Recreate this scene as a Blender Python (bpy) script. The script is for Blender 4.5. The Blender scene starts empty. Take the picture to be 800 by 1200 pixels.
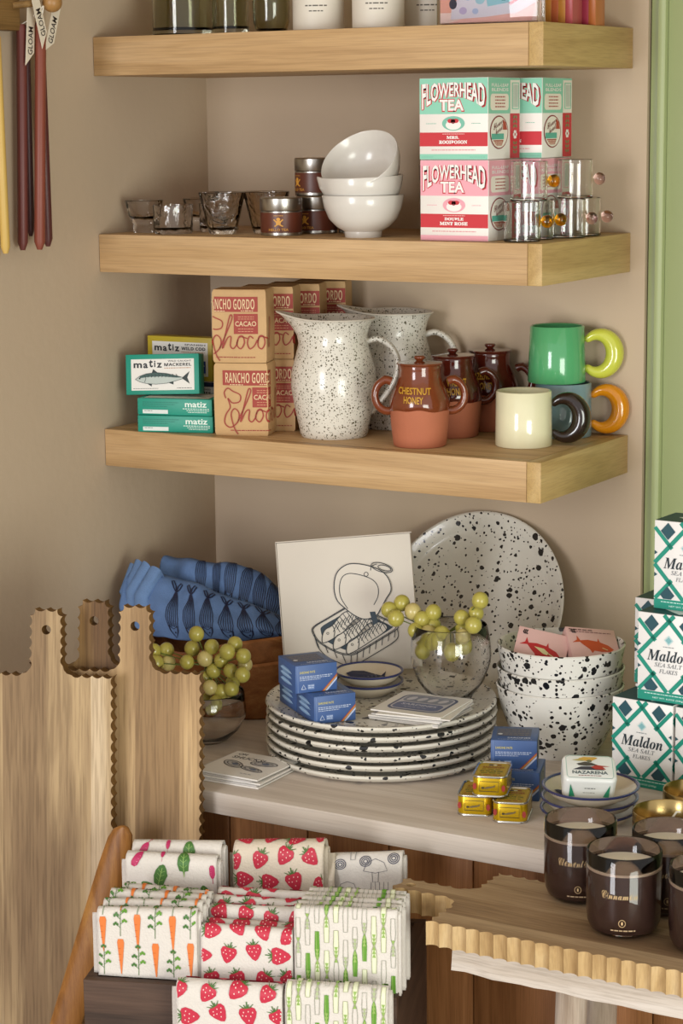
import bpy, bmesh, math, random
from math import pi, sin, cos, sqrt
from mathutils import Vector, Matrix, noise
from mathutils.geometry import tessellate_polygon

SC = bpy.context.scene
COL = SC.collection
random.seed(7)

# ------------------------------------------------------------------ camera, light, exposure
def build_view():
    yaw, tilt, roll, f = 0.5376, 0.1795, -0.0108, 2542.1
    fw = Vector((-sin(yaw)*cos(tilt), cos(yaw)*cos(tilt), -sin(tilt)))
    r = Vector((cos(yaw), sin(yaw), 0)); u = r.cross(fw)
    r2 = cos(roll)*r + sin(roll)*u; u2 = -sin(roll)*r + cos(roll)*u
    cam = bpy.data.cameras.new('camera'); o = bpy.data.objects.new('camera', cam); COL.objects.link(o)
    m = Matrix.Identity(4)
    for i in range(3):
        m[i][0] = r2[i]; m[i][1] = u2[i]; m[i][2] = -fw[i]
    m.translation = Vector((1.7663, -2.6007, 0.7711))
    o.matrix_world = m
    cam.sensor_fit = 'VERTICAL'; cam.sensor_height = 36; cam.sensor_width = 24
    cam.lens = f*36/1200; cam.clip_start = 0.05; cam.clip_end = 60
    SC.camera = o

def area(name, loc, target, sx, sy, power, color):
    l = bpy.data.lights.new(name, 'AREA'); l.shape = 'RECTANGLE'; l.size = sx; l.size_y = sy
    l.energy = power; l.color = color
    o = bpy.data.objects.new(name, l); COL.objects.link(o); o.location = loc
    d = Vector(target) - Vector(loc); o.rotation_euler = d.to_track_quat('-Z', 'Y').to_euler()
    return o

build_view()
W = bpy.data.worlds.new('world'); SC.world = W; W.use_nodes = True
W.node_tree.nodes['Background'].inputs[0].default_value = (1.0, 0.955, 0.925, 1)
W.node_tree.nodes['Background'].inputs[1].default_value = 0.74
area('shop_window_daylight', (0.30, -4.2, 0.55), (0.45, 0, 0.2), 0.9, 1.7, 56, (0.97, 0.975, 1.0))
area('garden_door_daylight', (2.75, -2.1, 0.0), (0.6, -0.2, 0.05), 1.0, 1.3, 37, (0.96, 1.0, 0.90))
SC.view_settings.view_transform = 'Standard'; SC.view_settings.look = 'None'
SC.view_settings.exposure = 0.20; SC.view_settings.gamma = 1.0
try:
    SC.view_settings.use_curve_mapping = False
    SC.cycles.max_bounces = 14; SC.cycles.transmission_bounces = 12; SC.cycles.transparent_max_bounces = 12
    SC.cycles.use_denoising = True
except Exception:
    pass

# ------------------------------------------------------------------ materials
def hexc(h):
    h = h.lstrip('#'); v = [int(h[i:i+2], 16)/255 for i in (0, 2, 4)]
    return tuple((x/12.92 if x <= .04045 else ((x+.055)/1.055)**2.4) for x in v) + (1,)
MATS = {}
def newmat(name):
    m = bpy.data.materials.new(name); m.use_nodes = True
    return m, m.node_tree, m.node_tree.nodes['Principled BSDF']
def plain(name, color, rough=.6, metal=0, spec=.5, coat=0, bump=0, bscale=300, vary=0.04, vscale=30):
    if name in MATS: return MATS[name]
    m, nt, b = newmat(name); L = nt.links.new
    c = hexc(color)
    tc = nt.nodes.new('ShaderNodeTexCoord')
    if vary:
        n = nt.nodes.new('ShaderNodeTexNoise'); n.inputs['Scale'].default_value = vscale; n.inputs['Detail'].default_value = 3
        L(tc.outputs['Object'], n.inputs['Vector'])
        r = nt.nodes.new('ShaderNodeMix'); r.data_type = 'RGBA'
        r.inputs[6].default_value = tuple(x*(1-vary) for x in c[:3])+(1,)
        r.inputs[7].default_value = tuple(min(1, x*(1+vary)) for x in c[:3])+(1,)
        L(n.outputs['Fac'], r.inputs[0]); L(r.outputs[2], b.inputs['Base Color'])
    else:
        b.inputs['Base Color'].default_value = c
    b.inputs['Roughness'].default_value = rough; b.inputs['Metallic'].default_value = metal
    b.inputs['Specular IOR Level'].default_value = spec
    if coat:
        b.inputs['Coat Weight'].default_value = coat; b.inputs['Coat Roughness'].default_value = .05
    if bump:
        n2 = nt.nodes.new('ShaderNodeTexNoise'); n2.inputs['Scale'].default_value = bscale; n2.inputs['Detail'].default_value = 4
        L(tc.outputs['Object'], n2.inputs['Vector'])
        bp = nt.nodes.new('ShaderNodeBump'); bp.inputs['Strength'].default_value = bump; bp.inputs['Distance'].default_value = .002
        L(n2.outputs['Fac'], bp.inputs['Height']); L(bp.outputs['Normal'], b.inputs['Normal'])
    MATS[name] = m
    return m
def ink(color, rough=.55):
    return plain('ink_' + color.lstrip('#'), color, rough, vary=0)
def glass(name, color='#ffffff', rough=0.0, ior=1.45):
    if name in MATS: return MATS[name]
    m, nt, b = newmat(name)
    b.inputs['Base Color'].default_value = hexc(color); b.inputs['Transmission Weight'].default_value = 1
    b.inputs['Roughness'].default_value = rough; b.inputs['IOR'].default_value = ior
    MATS[name] = m
    return m
def dimpled_glass(name):
    m = glass(name); nt = m.node_tree; b = nt.nodes['Principled BSDF']
    n = nt.nodes.new('ShaderNodeTexNoise'); n.inputs['Scale'].default_value = 95; n.inputs['Detail'].default_value = 1
    tc = nt.nodes.new('ShaderNodeTexCoord'); nt.links.new(tc.outputs['Object'], n.inputs['Vector'])
    bp = nt.nodes.new('ShaderNodeBump'); bp.inputs['Strength'].default_value = .5; bp.inputs['Distance'].default_value = .003
    nt.links.new(n.outputs['Fac'], bp.inputs['Height']); nt.links.new(bp.outputs['Normal'], b.inputs['Normal'])
    return m
def wood(name, light, mid, dark, axis=0, grain=38, along=2.0, rough=.5, strip=0, strip_axis=0, fine=.35, contrast=1.0, bump=.15, vein=0):
    if name in MATS: return MATS[name]
    m, nt, b = newmat(name); L = nt.links.new; N = nt.nodes.new
    tc = N('ShaderNodeTexCoord'); oi = N('ShaderNodeObjectInfo')
    va = N('ShaderNodeVectorMath'); va.operation = 'MULTIPLY_ADD'
    L(oi.outputs['Random'], va.inputs[0]); va.inputs[1].default_value = (3.1, 4.7, 2.3); L(tc.outputs['Object'], va.inputs[2])
    mp = N('ShaderNodeMapping'); s = [grain]*3; s[axis] = along; mp.inputs['Scale'].default_value = s
    L(va.outputs[0], mp.inputs['Vector'])
    n1 = N('ShaderNodeTexNoise'); n1.inputs['Scale'].default_value = 1; n1.inputs['Detail'].default_value = 6
    n1.inputs['Roughness'].default_value = .55; n1.inputs['Distortion'].default_value = 1.2
    L(mp.outputs[0], n1.inputs['Vector'])
    mp2 = N('ShaderNodeMapping'); s2 = [grain*20]*3; s2[axis] = along*9; mp2.inputs['Scale'].default_value = s2
    L(va.outputs[0], mp2.inputs['Vector'])
    n2 = N('ShaderNodeTexNoise'); n2.inputs['Scale'].default_value = 1; n2.inputs['Detail'].default_value = 3
    L(mp2.outputs[0], n2.inputs['Vector'])
    cr = N('ShaderNodeValToRGB'); e = cr.color_ramp.elements
    e[0].position = .5-.22/contrast; e[0].color = hexc(dark); e[1].position = .5+.2/contrast; e[1].color = hexc(light)
    k = cr.color_ramp.elements.new(.5); k.color = hexc(mid)
    fac = n1.outputs['Fac']
    if vein:
        wv = N('ShaderNodeTexWave'); wv.wave_type = 'RINGS'; wv.inputs['Scale'].default_value = vein; wv.inputs['Distortion'].default_value = 6
        wv.inputs['Detail'].default_value = 2; wv.inputs['Detail Scale'].default_value = 1.2
        mp3 = N('ShaderNodeMapping'); s3 = [1.0]*3; s3[axis] = .12; mp3.inputs['Scale'].default_value = s3
        L(va.outputs[0], mp3.inputs['Vector']); L(mp3.outputs[0], wv.inputs['Vector'])
        mf = N('ShaderNodeMix'); mf.data_type = 'FLOAT'; mf.inputs[0].default_value = .45
        L(n1.outputs['Fac'], mf.inputs[2]); L(wv.outputs['Fac'], mf.inputs[3]); fac = mf.outputs[0]
    if strip:
        sx = N('ShaderNodeSeparateXYZ'); L(tc.outputs['Object'], sx.inputs[0])
        dv = N('ShaderNodeMath'); dv.operation = 'DIVIDE'; L(sx.outputs[strip_axis], dv.inputs[0]); dv.inputs[1].default_value = strip
        fl = N('ShaderNodeMath'); fl.operation = 'FLOOR'; L(dv.outputs[0], fl.inputs[0])
        ad = N('ShaderNodeMath'); ad.operation = 'MULTIPLY_ADD'; L(oi.outputs['Random'], ad.inputs[0]); ad.inputs[1].default_value = 71; L(fl.outputs[0], ad.inputs[2])
        wn = N('ShaderNodeTexWhiteNoise'); wn.noise_dimensions = '1D'; L(ad.outputs[0], wn.inputs['W'])
        mm = N('ShaderNodeMath'); mm.operation = 'MULTIPLY_ADD'; L(wn.outputs['Value'], mm.inputs[0]); mm.inputs[1].default_value = .44
        sb = N('ShaderNodeMath'); sb.operation = 'SUBTRACT'; L(fac, sb.inputs[0]); sb.inputs[1].default_value = .22
        L(sb.outputs[0], mm.inputs[2]); fac = mm.outputs[0]
    L(fac, cr.inputs['Fac'])
    mx = N('ShaderNodeMix'); mx.data_type = 'RGBA'; mx.blend_type = 'MULTIPLY'; mx.inputs[0].default_value = fine
    L(cr.outputs['Color'], mx.inputs[6])
    cr2 = N('ShaderNodeValToRGB'); cr2.color_ramp.elements[0].position = .35; cr2.color_ramp.elements[0].color = (.35, .3, .25, 1)
    cr2.color_ramp.elements[1].position = .55; cr2.color_ramp.elements[1].color = (1, 1, 1, 1)
    L(n2.outputs['Fac'], cr2.inputs['Fac']); L(cr2.outputs['Color'], mx.inputs[7])
    L(mx.outputs[2], b.inputs['Base Color'])
    b.inputs['Roughness'].default_value = rough; b.inputs['Specular IOR Level'].default_value = .3
    if bump:
        bp = N('ShaderNodeBump'); bp.inputs['Strength'].default_value = bump; bp.inputs['Distance'].default_value = .001
        L(n2.outputs['Fac'], bp.inputs['Height']); L(bp.outputs['Normal'], b.inputs['Normal'])
    MATS[name] = m
    return m
def speckle(name, base, spot, layers, rough=.2, coat=.3, warp=.004, wscale=90):
    """enamel or glaze with splashes: layers = [(cells per metre, biggest radius in cells, share power)]"""
    if name in MATS: return MATS[name]
    m, nt, b = newmat(name); L = nt.links.new; N = nt.nodes.new
    tc = N('ShaderNodeTexCoord'); oi = N('ShaderNodeObjectInfo')
    va = N('ShaderNodeVectorMath'); va.operation = 'MULTIPLY_ADD'
    L(oi.outputs['Random'], va.inputs[0]); va.inputs[1].default_value = (3.1, 4.7, 2.3); L(tc.outputs['Object'], va.inputs[2])
    nz = N('ShaderNodeTexNoise'); nz.inputs['Scale'].default_value = wscale; nz.inputs['Detail'].default_value = 2
    L(va.outputs[0], nz.inputs['Vector'])
    vb = N('ShaderNodeVectorMath'); vb.operation = 'MULTIPLY_ADD'
    L(nz.outputs['Color'], vb.inputs[0]); vb.inputs[1].default_value = (warp,)*3; L(va.outputs[0], vb.inputs[2])
    acc = None
    for (sc, rad, pw) in layers:
        v = N('ShaderNodeTexVoronoi'); v.inputs['Scale'].default_value = sc; v.inputs['Randomness'].default_value = 1
        L(vb.outputs[0], v.inputs['Vector'])
        sp = N('ShaderNodeSeparateColor'); L(v.outputs['Color'], sp.inputs[0])
        p = N('ShaderNodeMath'); p.operation = 'POWER'; L(sp.outputs[0], p.inputs[0]); p.inputs[1].default_value = pw
        q = N('ShaderNodeMath'); q.operation = 'MULTIPLY'; L(p.outputs[0], q.inputs[0]); q.inputs[1].default_value = rad
        lt = N('ShaderNodeMath'); lt.operation = 'LESS_THAN'; L(v.outputs['Distance'], lt.inputs[0]); L(q.outputs[0], lt.inputs[1])
        if acc is None: acc = lt.outputs[0]
        else:
            mxx = N('ShaderNodeMath'); mxx.operation = 'MAXIMUM'; L(acc, mxx.inputs[0]); L(lt.outputs[0], mxx.inputs[1]); acc = mxx.outputs[0]
    mx = N('ShaderNodeMix'); mx.data_type = 'RGBA'; mx.inputs[6].default_value = hexc(base); mx.inputs[7].default_value = hexc(spot)
    L(acc, mx.inputs[0]); L(mx.outputs[2], b.inputs['Base Color'])
    b.inputs['Roughness'].default_value = rough; b.inputs['Coat Weight'].default_value = coat; b.inputs['Coat Roughness'].default_value = .06
    MATS[name] = m
    return m

# ------------------------------------------------------------------ mesh building
class MB:
    def __init__(s): s.v = []; s.f = []; s.m = []; s.mi = 0
    def add(s, verts, faces, mi=None):
        o = len(s.v); s.v += [tuple(v) for v in verts]; s.f += [tuple(o+i for i in f) for f in faces]
        s.m += [s.mi if mi is None else mi]*len(faces); return s
    def box(s, x0, x1, y0, y1, z0, z1, bev=0, mi=None):
        if bev:
            bm = bmesh.new(); bmesh.ops.create_cube(bm, size=1)
            for v in bm.verts: v.co = Vector(((x0+x1)/2+v.co.x*(x1-x0), (y0+y1)/2+v.co.y*(y1-y0), (z0+z1)/2+v.co.z*(z1-z0)))
            bmesh.ops.bevel(bm, geom=bm.edges[:], offset=bev, segments=2, affect='EDGES', profile=.5)
            bm.verts.ensure_lookup_table()
            s.add([v.co for v in bm.verts], [[v.index for v in f.verts] for f in bm.faces], mi); bm.free(); return s
        return s.add([(x, y, z) for z in (z0, z1) for y in (y0, y1) for x in (x0, x1)],
                     [(0, 2, 3, 1), (4, 5, 7, 6), (0, 1, 5, 4), (2, 6, 7, 3), (0, 4, 6, 2), (1, 3, 7, 5)], mi)
    def lathe(s, prof, n=40, mi=None, func=None, close=False, c=(0, 0)):
        vs = []; fs = []; k = len(prof); idx = []
        for (r, z) in prof:
            if r < 1e-6:
                idx.append([len(vs)]); vs.append(Vector((c[0], c[1], z)))
            else:
                idx.append(list(range(len(vs), len(vs)+n)))
                for i in range(n):
                    a = 2*pi*i/n; p = Vector((c[0]+r*cos(a), c[1]+r*sin(a), z)); vs.append(p)
        if func: vs = [func(v) for v in vs]
        rng = range(k if close else k-1)
        for j in rng:
            A = idx[j]; B = idx[(j+1) % k]
            for i in range(n):
                i2 = (i+1) % n
                if len(A) == 1 and len(B) == 1: continue
                if len(A) == 1: fs.append((A[0], B[i2], B[i]))
                elif len(B) == 1: fs.append((A[i], A[i2], B[0]))
                else: fs.append((A[i], A[i2], B[i2], B[i]))
        return s.add(vs, fs, mi)
    def tube(s, pts, rad, n=10, mi=None, cap=True, flat=None):
        pts = [Vector(p) for p in pts]; k = len(pts)
        R = rad if isinstance(rad, (list, tuple)) else [rad]*k
        t0 = (pts[1]-pts[0]).normalized(); up = Vector((0, 0, 1)) if abs(t0.z) < .9 else Vector((1, 0, 0))
        nx = t0.cross(up).normalized(); vs = []; fs = []
        for i in range(k):
            t = ((pts[min(i+1, k-1)]-pts[max(i-1, 0)])).normalized()
            nx = (nx-t*nx.dot(t)).normalized(); ny = t.cross(nx)
            for j in range(n):
                a = 2*pi*j/n; vs.append(pts[i]+(nx*cos(a)*(flat or 1)+ny*sin(a))*R[i])
        for i in range(k-1):
            for j in range(n):
                j2 = (j+1) % n; fs.append((i*n+j, i*n+j2, (i+1)*n+j2, (i+1)*n+j))
        if cap:
            fs.append(tuple(range(n))[::-1]); fs.append(tuple(range((k-1)*n, k*n)))
        return s.add(vs, fs, mi)
    def grid(s, fn, nu, nv, mi=None, flip=False):
        vs = [fn(i/nu, j/nv) for j in range(nv+1) for i in range(nu+1)]; fs = []
        for j in range(nv):
            for i in range(nu):
                a = j*(nu+1)+i; q = (a, a+1, a+nu+2, a+nu+1); fs.append(q[::-1] if flip else q)
        return s.add(vs, fs, mi)
    def prism(s, pts, y0, y1, mi=None, hole=None):
        """outline in x,z extruded from y0 (front) to y1"""
        n = len(pts)
        vs = [(x, y0, z) for x, z in pts]+[(x, y1, z) for x, z in pts]
        fs = [(i, (i+1) % n, n+(i+1) % n, n+i) for i in range(n)]
        if hole:
            h = len(hole); o = 2*n
            vs += [(x, y0, z) for x, z in hole]+[(x, y1, z) for x, z in hole]
            fs += [(o+(i+1) % h, o+i, o+h+i, o+h+(i+1) % h) for i in range(h)]
            loops = [[Vector((x, z, 0)) for x, z in pts], [Vector((x, z, 0)) for x, z in hole]]
            tr = tessellate_polygon(loops)
            mp = list(range(n))+list(range(o, o+h)); mpb = list(range(n, 2*n))+list(range(o+h, o+2*h))
            for t in tr:
                fs.append(tuple(mp[i] for i in t)); fs.append(tuple(mpb[i] for i in t)[::-1])
        else:
            tr = tessellate_polygon([[Vector((x, z, 0)) for x, z in pts]])
            fs += [tuple(t) for t in tr]+[tuple(n+i for i in t)[::-1] for t in tr]
        return s.add(vs, fs, mi)
    def sphere(s, c, r, n=16, m=10, mi=None, sz=1):
        prof = [(r*sin(pi*i/m), c[2]-r*sz*cos(pi*i/m)) for i in range(m+1)]
        prof[0] = (0, prof[0][1]); prof[-1] = (0, prof[-1][1])
        return s.lathe(prof, n, mi, c=(c[0], c[1]))
    def mesh(s, name, mats, smooth=35, recalc=True):
        me = bpy.data.meshes.new(name); me.from_pydata(s.v, [], s.f)
        for m in mats: me.materials.append(m)
        me.polygons.foreach_set('material_index', s.m)
        if recalc:
            bm = bmesh.new(); bm.from_mesh(me); bmesh.ops.recalc_face_normals(bm, faces=bm.faces); bm.to_mesh(me); bm.free()
        if smooth:
            me.polygons.foreach_set('use_smooth', [True]*len(me.polygons))
            me.set_sharp_from_angle(angle=math.radians(smooth))
        me.update(); return me
    def obj(s, name, mats, parent=None, label=None, smooth=35, recalc=True):
        if not isinstance(mats, (list, tuple)): mats = [mats]
        o = bpy.data.objects.new(name, s.mesh(name, mats, smooth, recalc)); COL.objects.link(o)
        if parent: o.parent = parent
        if label: o['label'] = label
        return o

def thing(name, label, cat, loc=(0, 0, 0), yaw=0, group=None, rot=None):
    o = bpy.data.objects.new(name, None); COL.objects.link(o); o.empty_display_size = .02
    o.location = loc; o.rotation_euler = rot if rot else (0, 0, yaw)
    return tag(o, label, cat, group)
def tag(o, label, cat, group=None):
    o['label'] = label; o['category'] = cat
    if group: o['group'] = group
    return o
def struct(o):
    o['kind'] = 'structure'; return o
def copy_thing(root, label, loc, yaw=None, rot=None):
    kids = [c for c in bpy.data.objects if c.parent == root]
    r = root.copy(); COL.objects.link(r); r.location = loc; r['label'] = label
    if yaw is not None: r.rotation_euler = (0, 0, yaw)
    if rot is not None: r.rotation_euler = rot
    for ch in kids:
        c = ch.copy(); COL.objects.link(c); c.parent = r
        for g in [g for g in bpy.data.objects if g.parent == ch]:
            d = g.copy(); COL.objects.link(d); d.parent = c
    return r

# ------------------------------------------------------------------ flat print (lettering, drawings, labels)
def _alpha(s, up, lo, fix={}):
    out = ''
    for ch in s:
        if ch in fix: out += fix[ch]
        elif 'A' <= ch <= 'Z': out += chr(up+ord(ch)-65)
        elif 'a' <= ch <= 'z': out += chr(lo+ord(ch)-97)
        else: out += ch
    return out
def serif_it(s): return _alpha(s, 0x1D468, 0x1D482)
def serif_b(s): return _alpha(s, 0x1D400, 0x1D41A)
def serif_i(s): return _alpha(s, 0x1D434, 0x1D44E, {'h': '\u210e'})
def sans_b(s): return _alpha(s, 0x1D5D4, 0x1D5EE)
def script(s): return _alpha(s, 0x1D4D0, 0x1D4EA)
_TXT = {}
def text_mesh(s, bold=0.0, space=1.0, res=2):
    k = (s, bold, space, res)
    if k in _TXT: return _TXT[k]
    c = bpy.data.curves.new('lettering', 'FONT'); c.body = s; c.size = 1; c.offset = bold; c.resolution_u = res; c.fill_mode = 'FRONT'
    c.space_character = space
    o = bpy.data.objects.new('lettering', c); COL.objects.link(o)
    me = bpy.data.meshes.new_from_object(o, depsgraph=bpy.context.evaluated_depsgraph_get())
    me.calc_loop_triangles()
    vs = [(v.co.x, v.co.y) for v in me.vertices]; ts = [tuple(t.vertices) for t in me.loop_triangles]
    bpy.data.objects.remove(o); bpy.data.curves.remove(c); bpy.data.meshes.remove(me)
    xs = [v[0] for v in vs] or [0, 1]; ys = [v[1] for v in vs] or [0, 1]
    _TXT[k] = (vs, ts, min(xs), max(xs), min(ys), max(ys)); return _TXT[k]
class Pr:
    def __init__(s, eps=.00022): s.t = []; s.mats = []; s.eps = eps; s.rnd = random.Random(3)
    def _m(s, c):
        m = ink(c) if isinstance(c, str) else c
        if m not in s.mats: s.mats.append(m)
        return s.mats.index(m)
    def poly(s, pts, c, l=1):
        mi = s._m(c); tr = tessellate_polygon([[Vector((x, y, 0)) for x, y in pts]]) if len(pts) > 4 else ([(0, 1, 2)] if len(pts) == 3 else [(0, 1, 2), (0, 2, 3)])
        for t in tr: s.t.append((tuple(pts[i] for i in t), mi, l))
    def rect(s, x0, y0, x1, y1, c, l=1): s.poly([(x0, y0), (x1, y0), (x1, y1), (x0, y1)], c, l)
    def rrect(s, x0, y0, x1, y1, r, c, l=1):
        p = []
        for (cx, cy, a0) in ((x1-r, y1-r, 0), (x0+r, y1-r, 90), (x0+r, y0+r, 180), (x1-r, y0+r, 270)):
            for k in range(5):
                a = math.radians(a0+k*22.5); p.append((cx+r*cos(a), cy+r*sin(a)))
        s.poly(p, c, l)
    def ell(s, cx, cy, rx, ry, c, l=1, n=20, rot=0):
        p = []
        for i in range(n):
            a = 2*pi*i/n; x = rx*cos(a); y = ry*sin(a); p.append((cx+x*cos(rot)-y*sin(rot), cy+x*sin(rot)+y*cos(rot)))
        s.poly(p, c, l)
    def stroke(s, pts, w, c, l=1, closed=False):
        mi = s._m(c); P = [Vector(p) for p in pts]
        if closed: P = P+[P[0], P[1]]
        N = len(P); left = []; right = []
        for i in range(N):
            d = (P[min(i+1, N-1)]-P[max(i-1, 0)])
            if d.length < 1e-9: d = Vector((1, 0))
            n = Vector((-d.y, d.x)).normalized()*w/2; left.append(P[i]+n); right.append(P[i]-n)
        for i in range(N-1):
            a, b, c2, d2 = [tuple(q) for q in (right[i], right[i+1], left[i+1], left[i])]
            s.t.append(((a, b, c2), mi, l)); s.t.append(((a, c2, d2), mi, l))
    def ring(s, cx, cy, rx, ry, w, c, l=1, rot=0, n=28):
        p = []
        for i in range(n):
            a = 2*pi*i/n; x = rx*cos(a); y = ry*sin(a); p.append((cx+x*cos(rot)-y*sin(rot), cy+x*sin(rot)+y*cos(rot)))
        s.stroke(p, w, c, l, closed=True)
    def text(s, t, x0, y0, x1, y1, c, l=1, bold=0, warp=None, shear=0, keep=False, space=1.0, rot=0):
        """lettering filling the box; keep=True keeps its own width, centred"""
        vs, ts, a0, a1, b0, b1 = text_mesh(t, bold, space); mi = s._m(c)
        sy = (y1-y0)/max(b1-b0, 1e-6); sx = sy if keep else (x1-x0)/max(a1-a0, 1e-6)
        ox = (x0+x1)/2-(a1-a0)*sx/2 if keep else x0
        q = []; ca, sa = cos(rot), sin(rot); mx, my = (x0+x1)/2, (y0+y1)/2
        for (x, y) in vs:
            X = ox+(x-a0)*sx+shear*(y-b0)*sy; Y = y0+(y-b0)*sy
            if warp: X, Y = warp(X, Y)
            if rot: X, Y = mx+(X-mx)*ca-(Y-my)*sa, my+(X-mx)*sa+(Y-my)*ca
            q.append((X, Y))
        for t3 in ts: s.t.append((tuple(q[i] for i in t3), mi, l))
    def lines(s, x0, x1, y, h, c, l=1):
        """a row of print too small to read"""
        x = x0
        while x < x1-h:
            w = min(s.rnd.uniform(1.5, 4.5)*h, x1-x); s.rect(x, y, x+w, y+h, c, l); x += w+h*.8
    def split(s, maxlen):
        todo = list(s.t); s.t = []
        while todo:
            t, mi, l = todo.pop()
            d, i = max(((t[i][0]-t[(i+1) % 3][0])**2+(t[i][1]-t[(i+1) % 3][1])**2, i) for i in range(3))
            if d > maxlen*maxlen:
                a, b, c = t[i], t[(i+1) % 3], t[(i+2) % 3]; mid = ((a[0]+b[0])/2, (a[1]+b[1])/2)
                todo += [((a, mid, c), mi, l), ((mid, b, c), mi, l)]
            else: s.t.append((t, mi, l))
    def obj(s, name, parent, fn, maxlen=0, label=None):
        """fn(x, y, height) -> point"""
        v = []; f = []; m = []; todo = list(s.t); cache = {}
        while todo:
            t, mi, l = todo.pop()
            if maxlen:
                e = [((t[i][0]-t[(i+1) % 3][0])**2+(t[i][1]-t[(i+1) % 3][1])**2, i) for i in range(3)]
                d, i = max(e)
                if d > maxlen*maxlen:
                    a, b, c = t[i], t[(i+1) % 3], t[(i+2) % 3]; mid = ((a[0]+b[0])/2, (a[1]+b[1])/2)
                    todo.append(((a, mid, c), mi, l)); todo.append(((mid, b, c), mi, l)); continue
            ids = []
            for p in t:
                k = (round(p[0], 6), round(p[1], 6), l)
                if k not in cache: cache[k] = len(v); v.append(tuple(fn(p[0], p[1], l*s.eps)))
                ids.append(cache[k])
            if len(set(ids)) == 3: f.append(tuple(ids)); m.append(mi)
        me = bpy.data.meshes.new(name); me.from_pydata(v, [], f)
        for mm in s.mats: me.materials.append(mm)
        me.polygons.foreach_set('material_index', m); me.update()
        o = bpy.data.objects.new(name, me); COL.objects.link(o); o.parent = parent
        if label: o['label'] = label
        return o
def face_fns(w, d, h):
    """places print on the faces of a box w x d x h that stands centred on its origin; x runs rightwards as seen from outside"""
    return dict(front=lambda x, y, e: (x-w/2, -d/2-e, y), right=lambda x, y, e: (w/2+e, x-d/2, y), left=lambda x, y, e: (-w/2-e, d/2-x, y),
                top=lambda x, y, e: (x-w/2, y-d/2, h+e), back=lambda x, y, e: (w/2-x, d/2+e, y))

# ------------------------------------------------------------------ the setting
S1, S2, S3 = .8793, .6225, .3605      # tops of the three shelves; the worktop is z = 0
FLOOR = -.42
M_wall = plain('wall_plaster', '#C1AD95', .85, bump=.25, bscale=60, vary=.05, vscale=4, spec=.2)
M_green = plain('green_paint', '#98A272', .45, vary=.03, vscale=6)
M_green2 = plain('green_paint_pale', '#A4AE7E', .45, vary=.03, vscale=6)
M_floor = wood('floor_boards', '#8b6b4b', '#76583b', '#5c432c', axis=1, grain=20)
M_white = plain('ceiling_paint', '#CFC6B8', .9)
def setting():
    struct(MB().box(-.12, 0, -2.2, .12, FLOOR-.02, 1.75).obj('wall_left', M_wall))
    struct(MB().box(0, .673, 0, .12, FLOOR-.02, 1.75).obj('wall_back', M_wall))
    struct(MB().box(-.12, 2.6, -3.4, .12, FLOOR-.04, FLOOR).obj('floor', M_floor))
    struct(MB().box(-.12, 2.6, -2.2, .12, 1.75, 1.80).obj('unseen_ceiling', M_white))  # overhead slab out of view, added to keep world light off the top
    # the green painted panelling right of the alcove: casing strips, then a boarded wall
    struct(MB().box(.6745, .687, .004, .12, FLOOR, 1.75, .003).obj('trim_1', M_green))
    struct(MB().box(.687, .699, -.006, .12, FLOOR, 1.75, .004).obj('trim_2', M_green2))
    struct(MB().box(.699, .780, .001, .12, FLOOR, 1.75, .002).obj('trim_3', M_green))
    struct(MB().box(.780, .786, -.003, .12, FLOOR, 1.75, .002).obj('trim_4', M_green2))
    w = struct(MB().box(.786, 1.42, .010, .12, FLOOR, 1.75).obj('wall_right', M_green))
    struct(MB().box(1.42, 1.50, -.45, .12, FLOOR, 1.75).obj('wall_side', M_green))
setting()

OAK = wood('oak', '#D3B288', '#C29F72', '#A8855B', axis=0, grain=30, along=1.6, rough=.5, fine=.22, contrast=.8)
OAKY = wood('oak_end', '#CDB07C', '#C0A06A', '#AA8A56', axis=1, grain=30, along=3, rough=.45, fine=.2, contrast=.8)
def shelf(z, label):
    L_, D_, T_ = .6526, .263, .05
    t = thing('wall_shelf', label, 'shelf', (0, 0, z), group='oak wall shelves')
    MB().box(.0008, L_-.0195, -D_, -D_+.019, -T_, 0, .0007).obj('front_board', OAK, t)
    MB().box(L_-.019, L_, -D_, -.0006, -T_, 0, .0007).obj('end_board', OAKY, t)
    MB().box(.0008, L_-.0195, -D_+.0195, -.0006, -.018, 0, .0005).obj('top_board', OAK, t)
    MB().box(.0008, L_-.0195, -D_+.0195, -.0006, -T_, -T_+.016, .0005).obj('bottom_board', OAK, t)
shelf(S1, 'uppermost thick oak wall shelf carrying the glass jars and white candles')
shelf(S2, 'middle thick oak wall shelf carrying the tea cartons and white bowls')
shelf(S3, 'lowest thick oak wall shelf carrying the speckled pitchers and mugs')

# worktop and cabinet
STONE = wood('bleached_wood', '#D6CBC0', '#C9BCAF', '#B7A89A', axis=0, grain=22, along=1.5, rough=.55, fine=.14, contrast=.8, bump=.1)
CAB = wood('cabinet_oak', '#A9764A', '#95643C', '#7C502E', axis=2, grain=34, along=2, rough=.5, fine=.3, contrast=.9)
def counter():
    o = MB().box(.001, 1.415, -.59, -.001, -.027, 0, .0018).obj('worktop', STONE)
    tag(o, 'bleached pale worktop that the plates, cartons and bowls stand on', 'countertop')
    c = thing('base_cabinet', 'brown oak base cabinet with upright boards under the pale worktop', 'cabinet', (0, 0, 0))
    MB().box(.002, 1.41, -.540, -.02, FLOOR, -.0275).obj('carcass', plain('cabinet_gap', '#3A2618', .8), c)
    seams = [.003, .067, .175, .283, .391, .4992, .6068, .7142, .8216, .929, 1.037, 1.145, 1.253, 1.36, 1.408]
    for a, b in zip(seams, seams[1:]):
        MB().box(a+.0008, b-.0008, -.560, -.5405, FLOOR+.01, -.0278, .0012).obj('plank', CAB, c)
counter()

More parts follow.
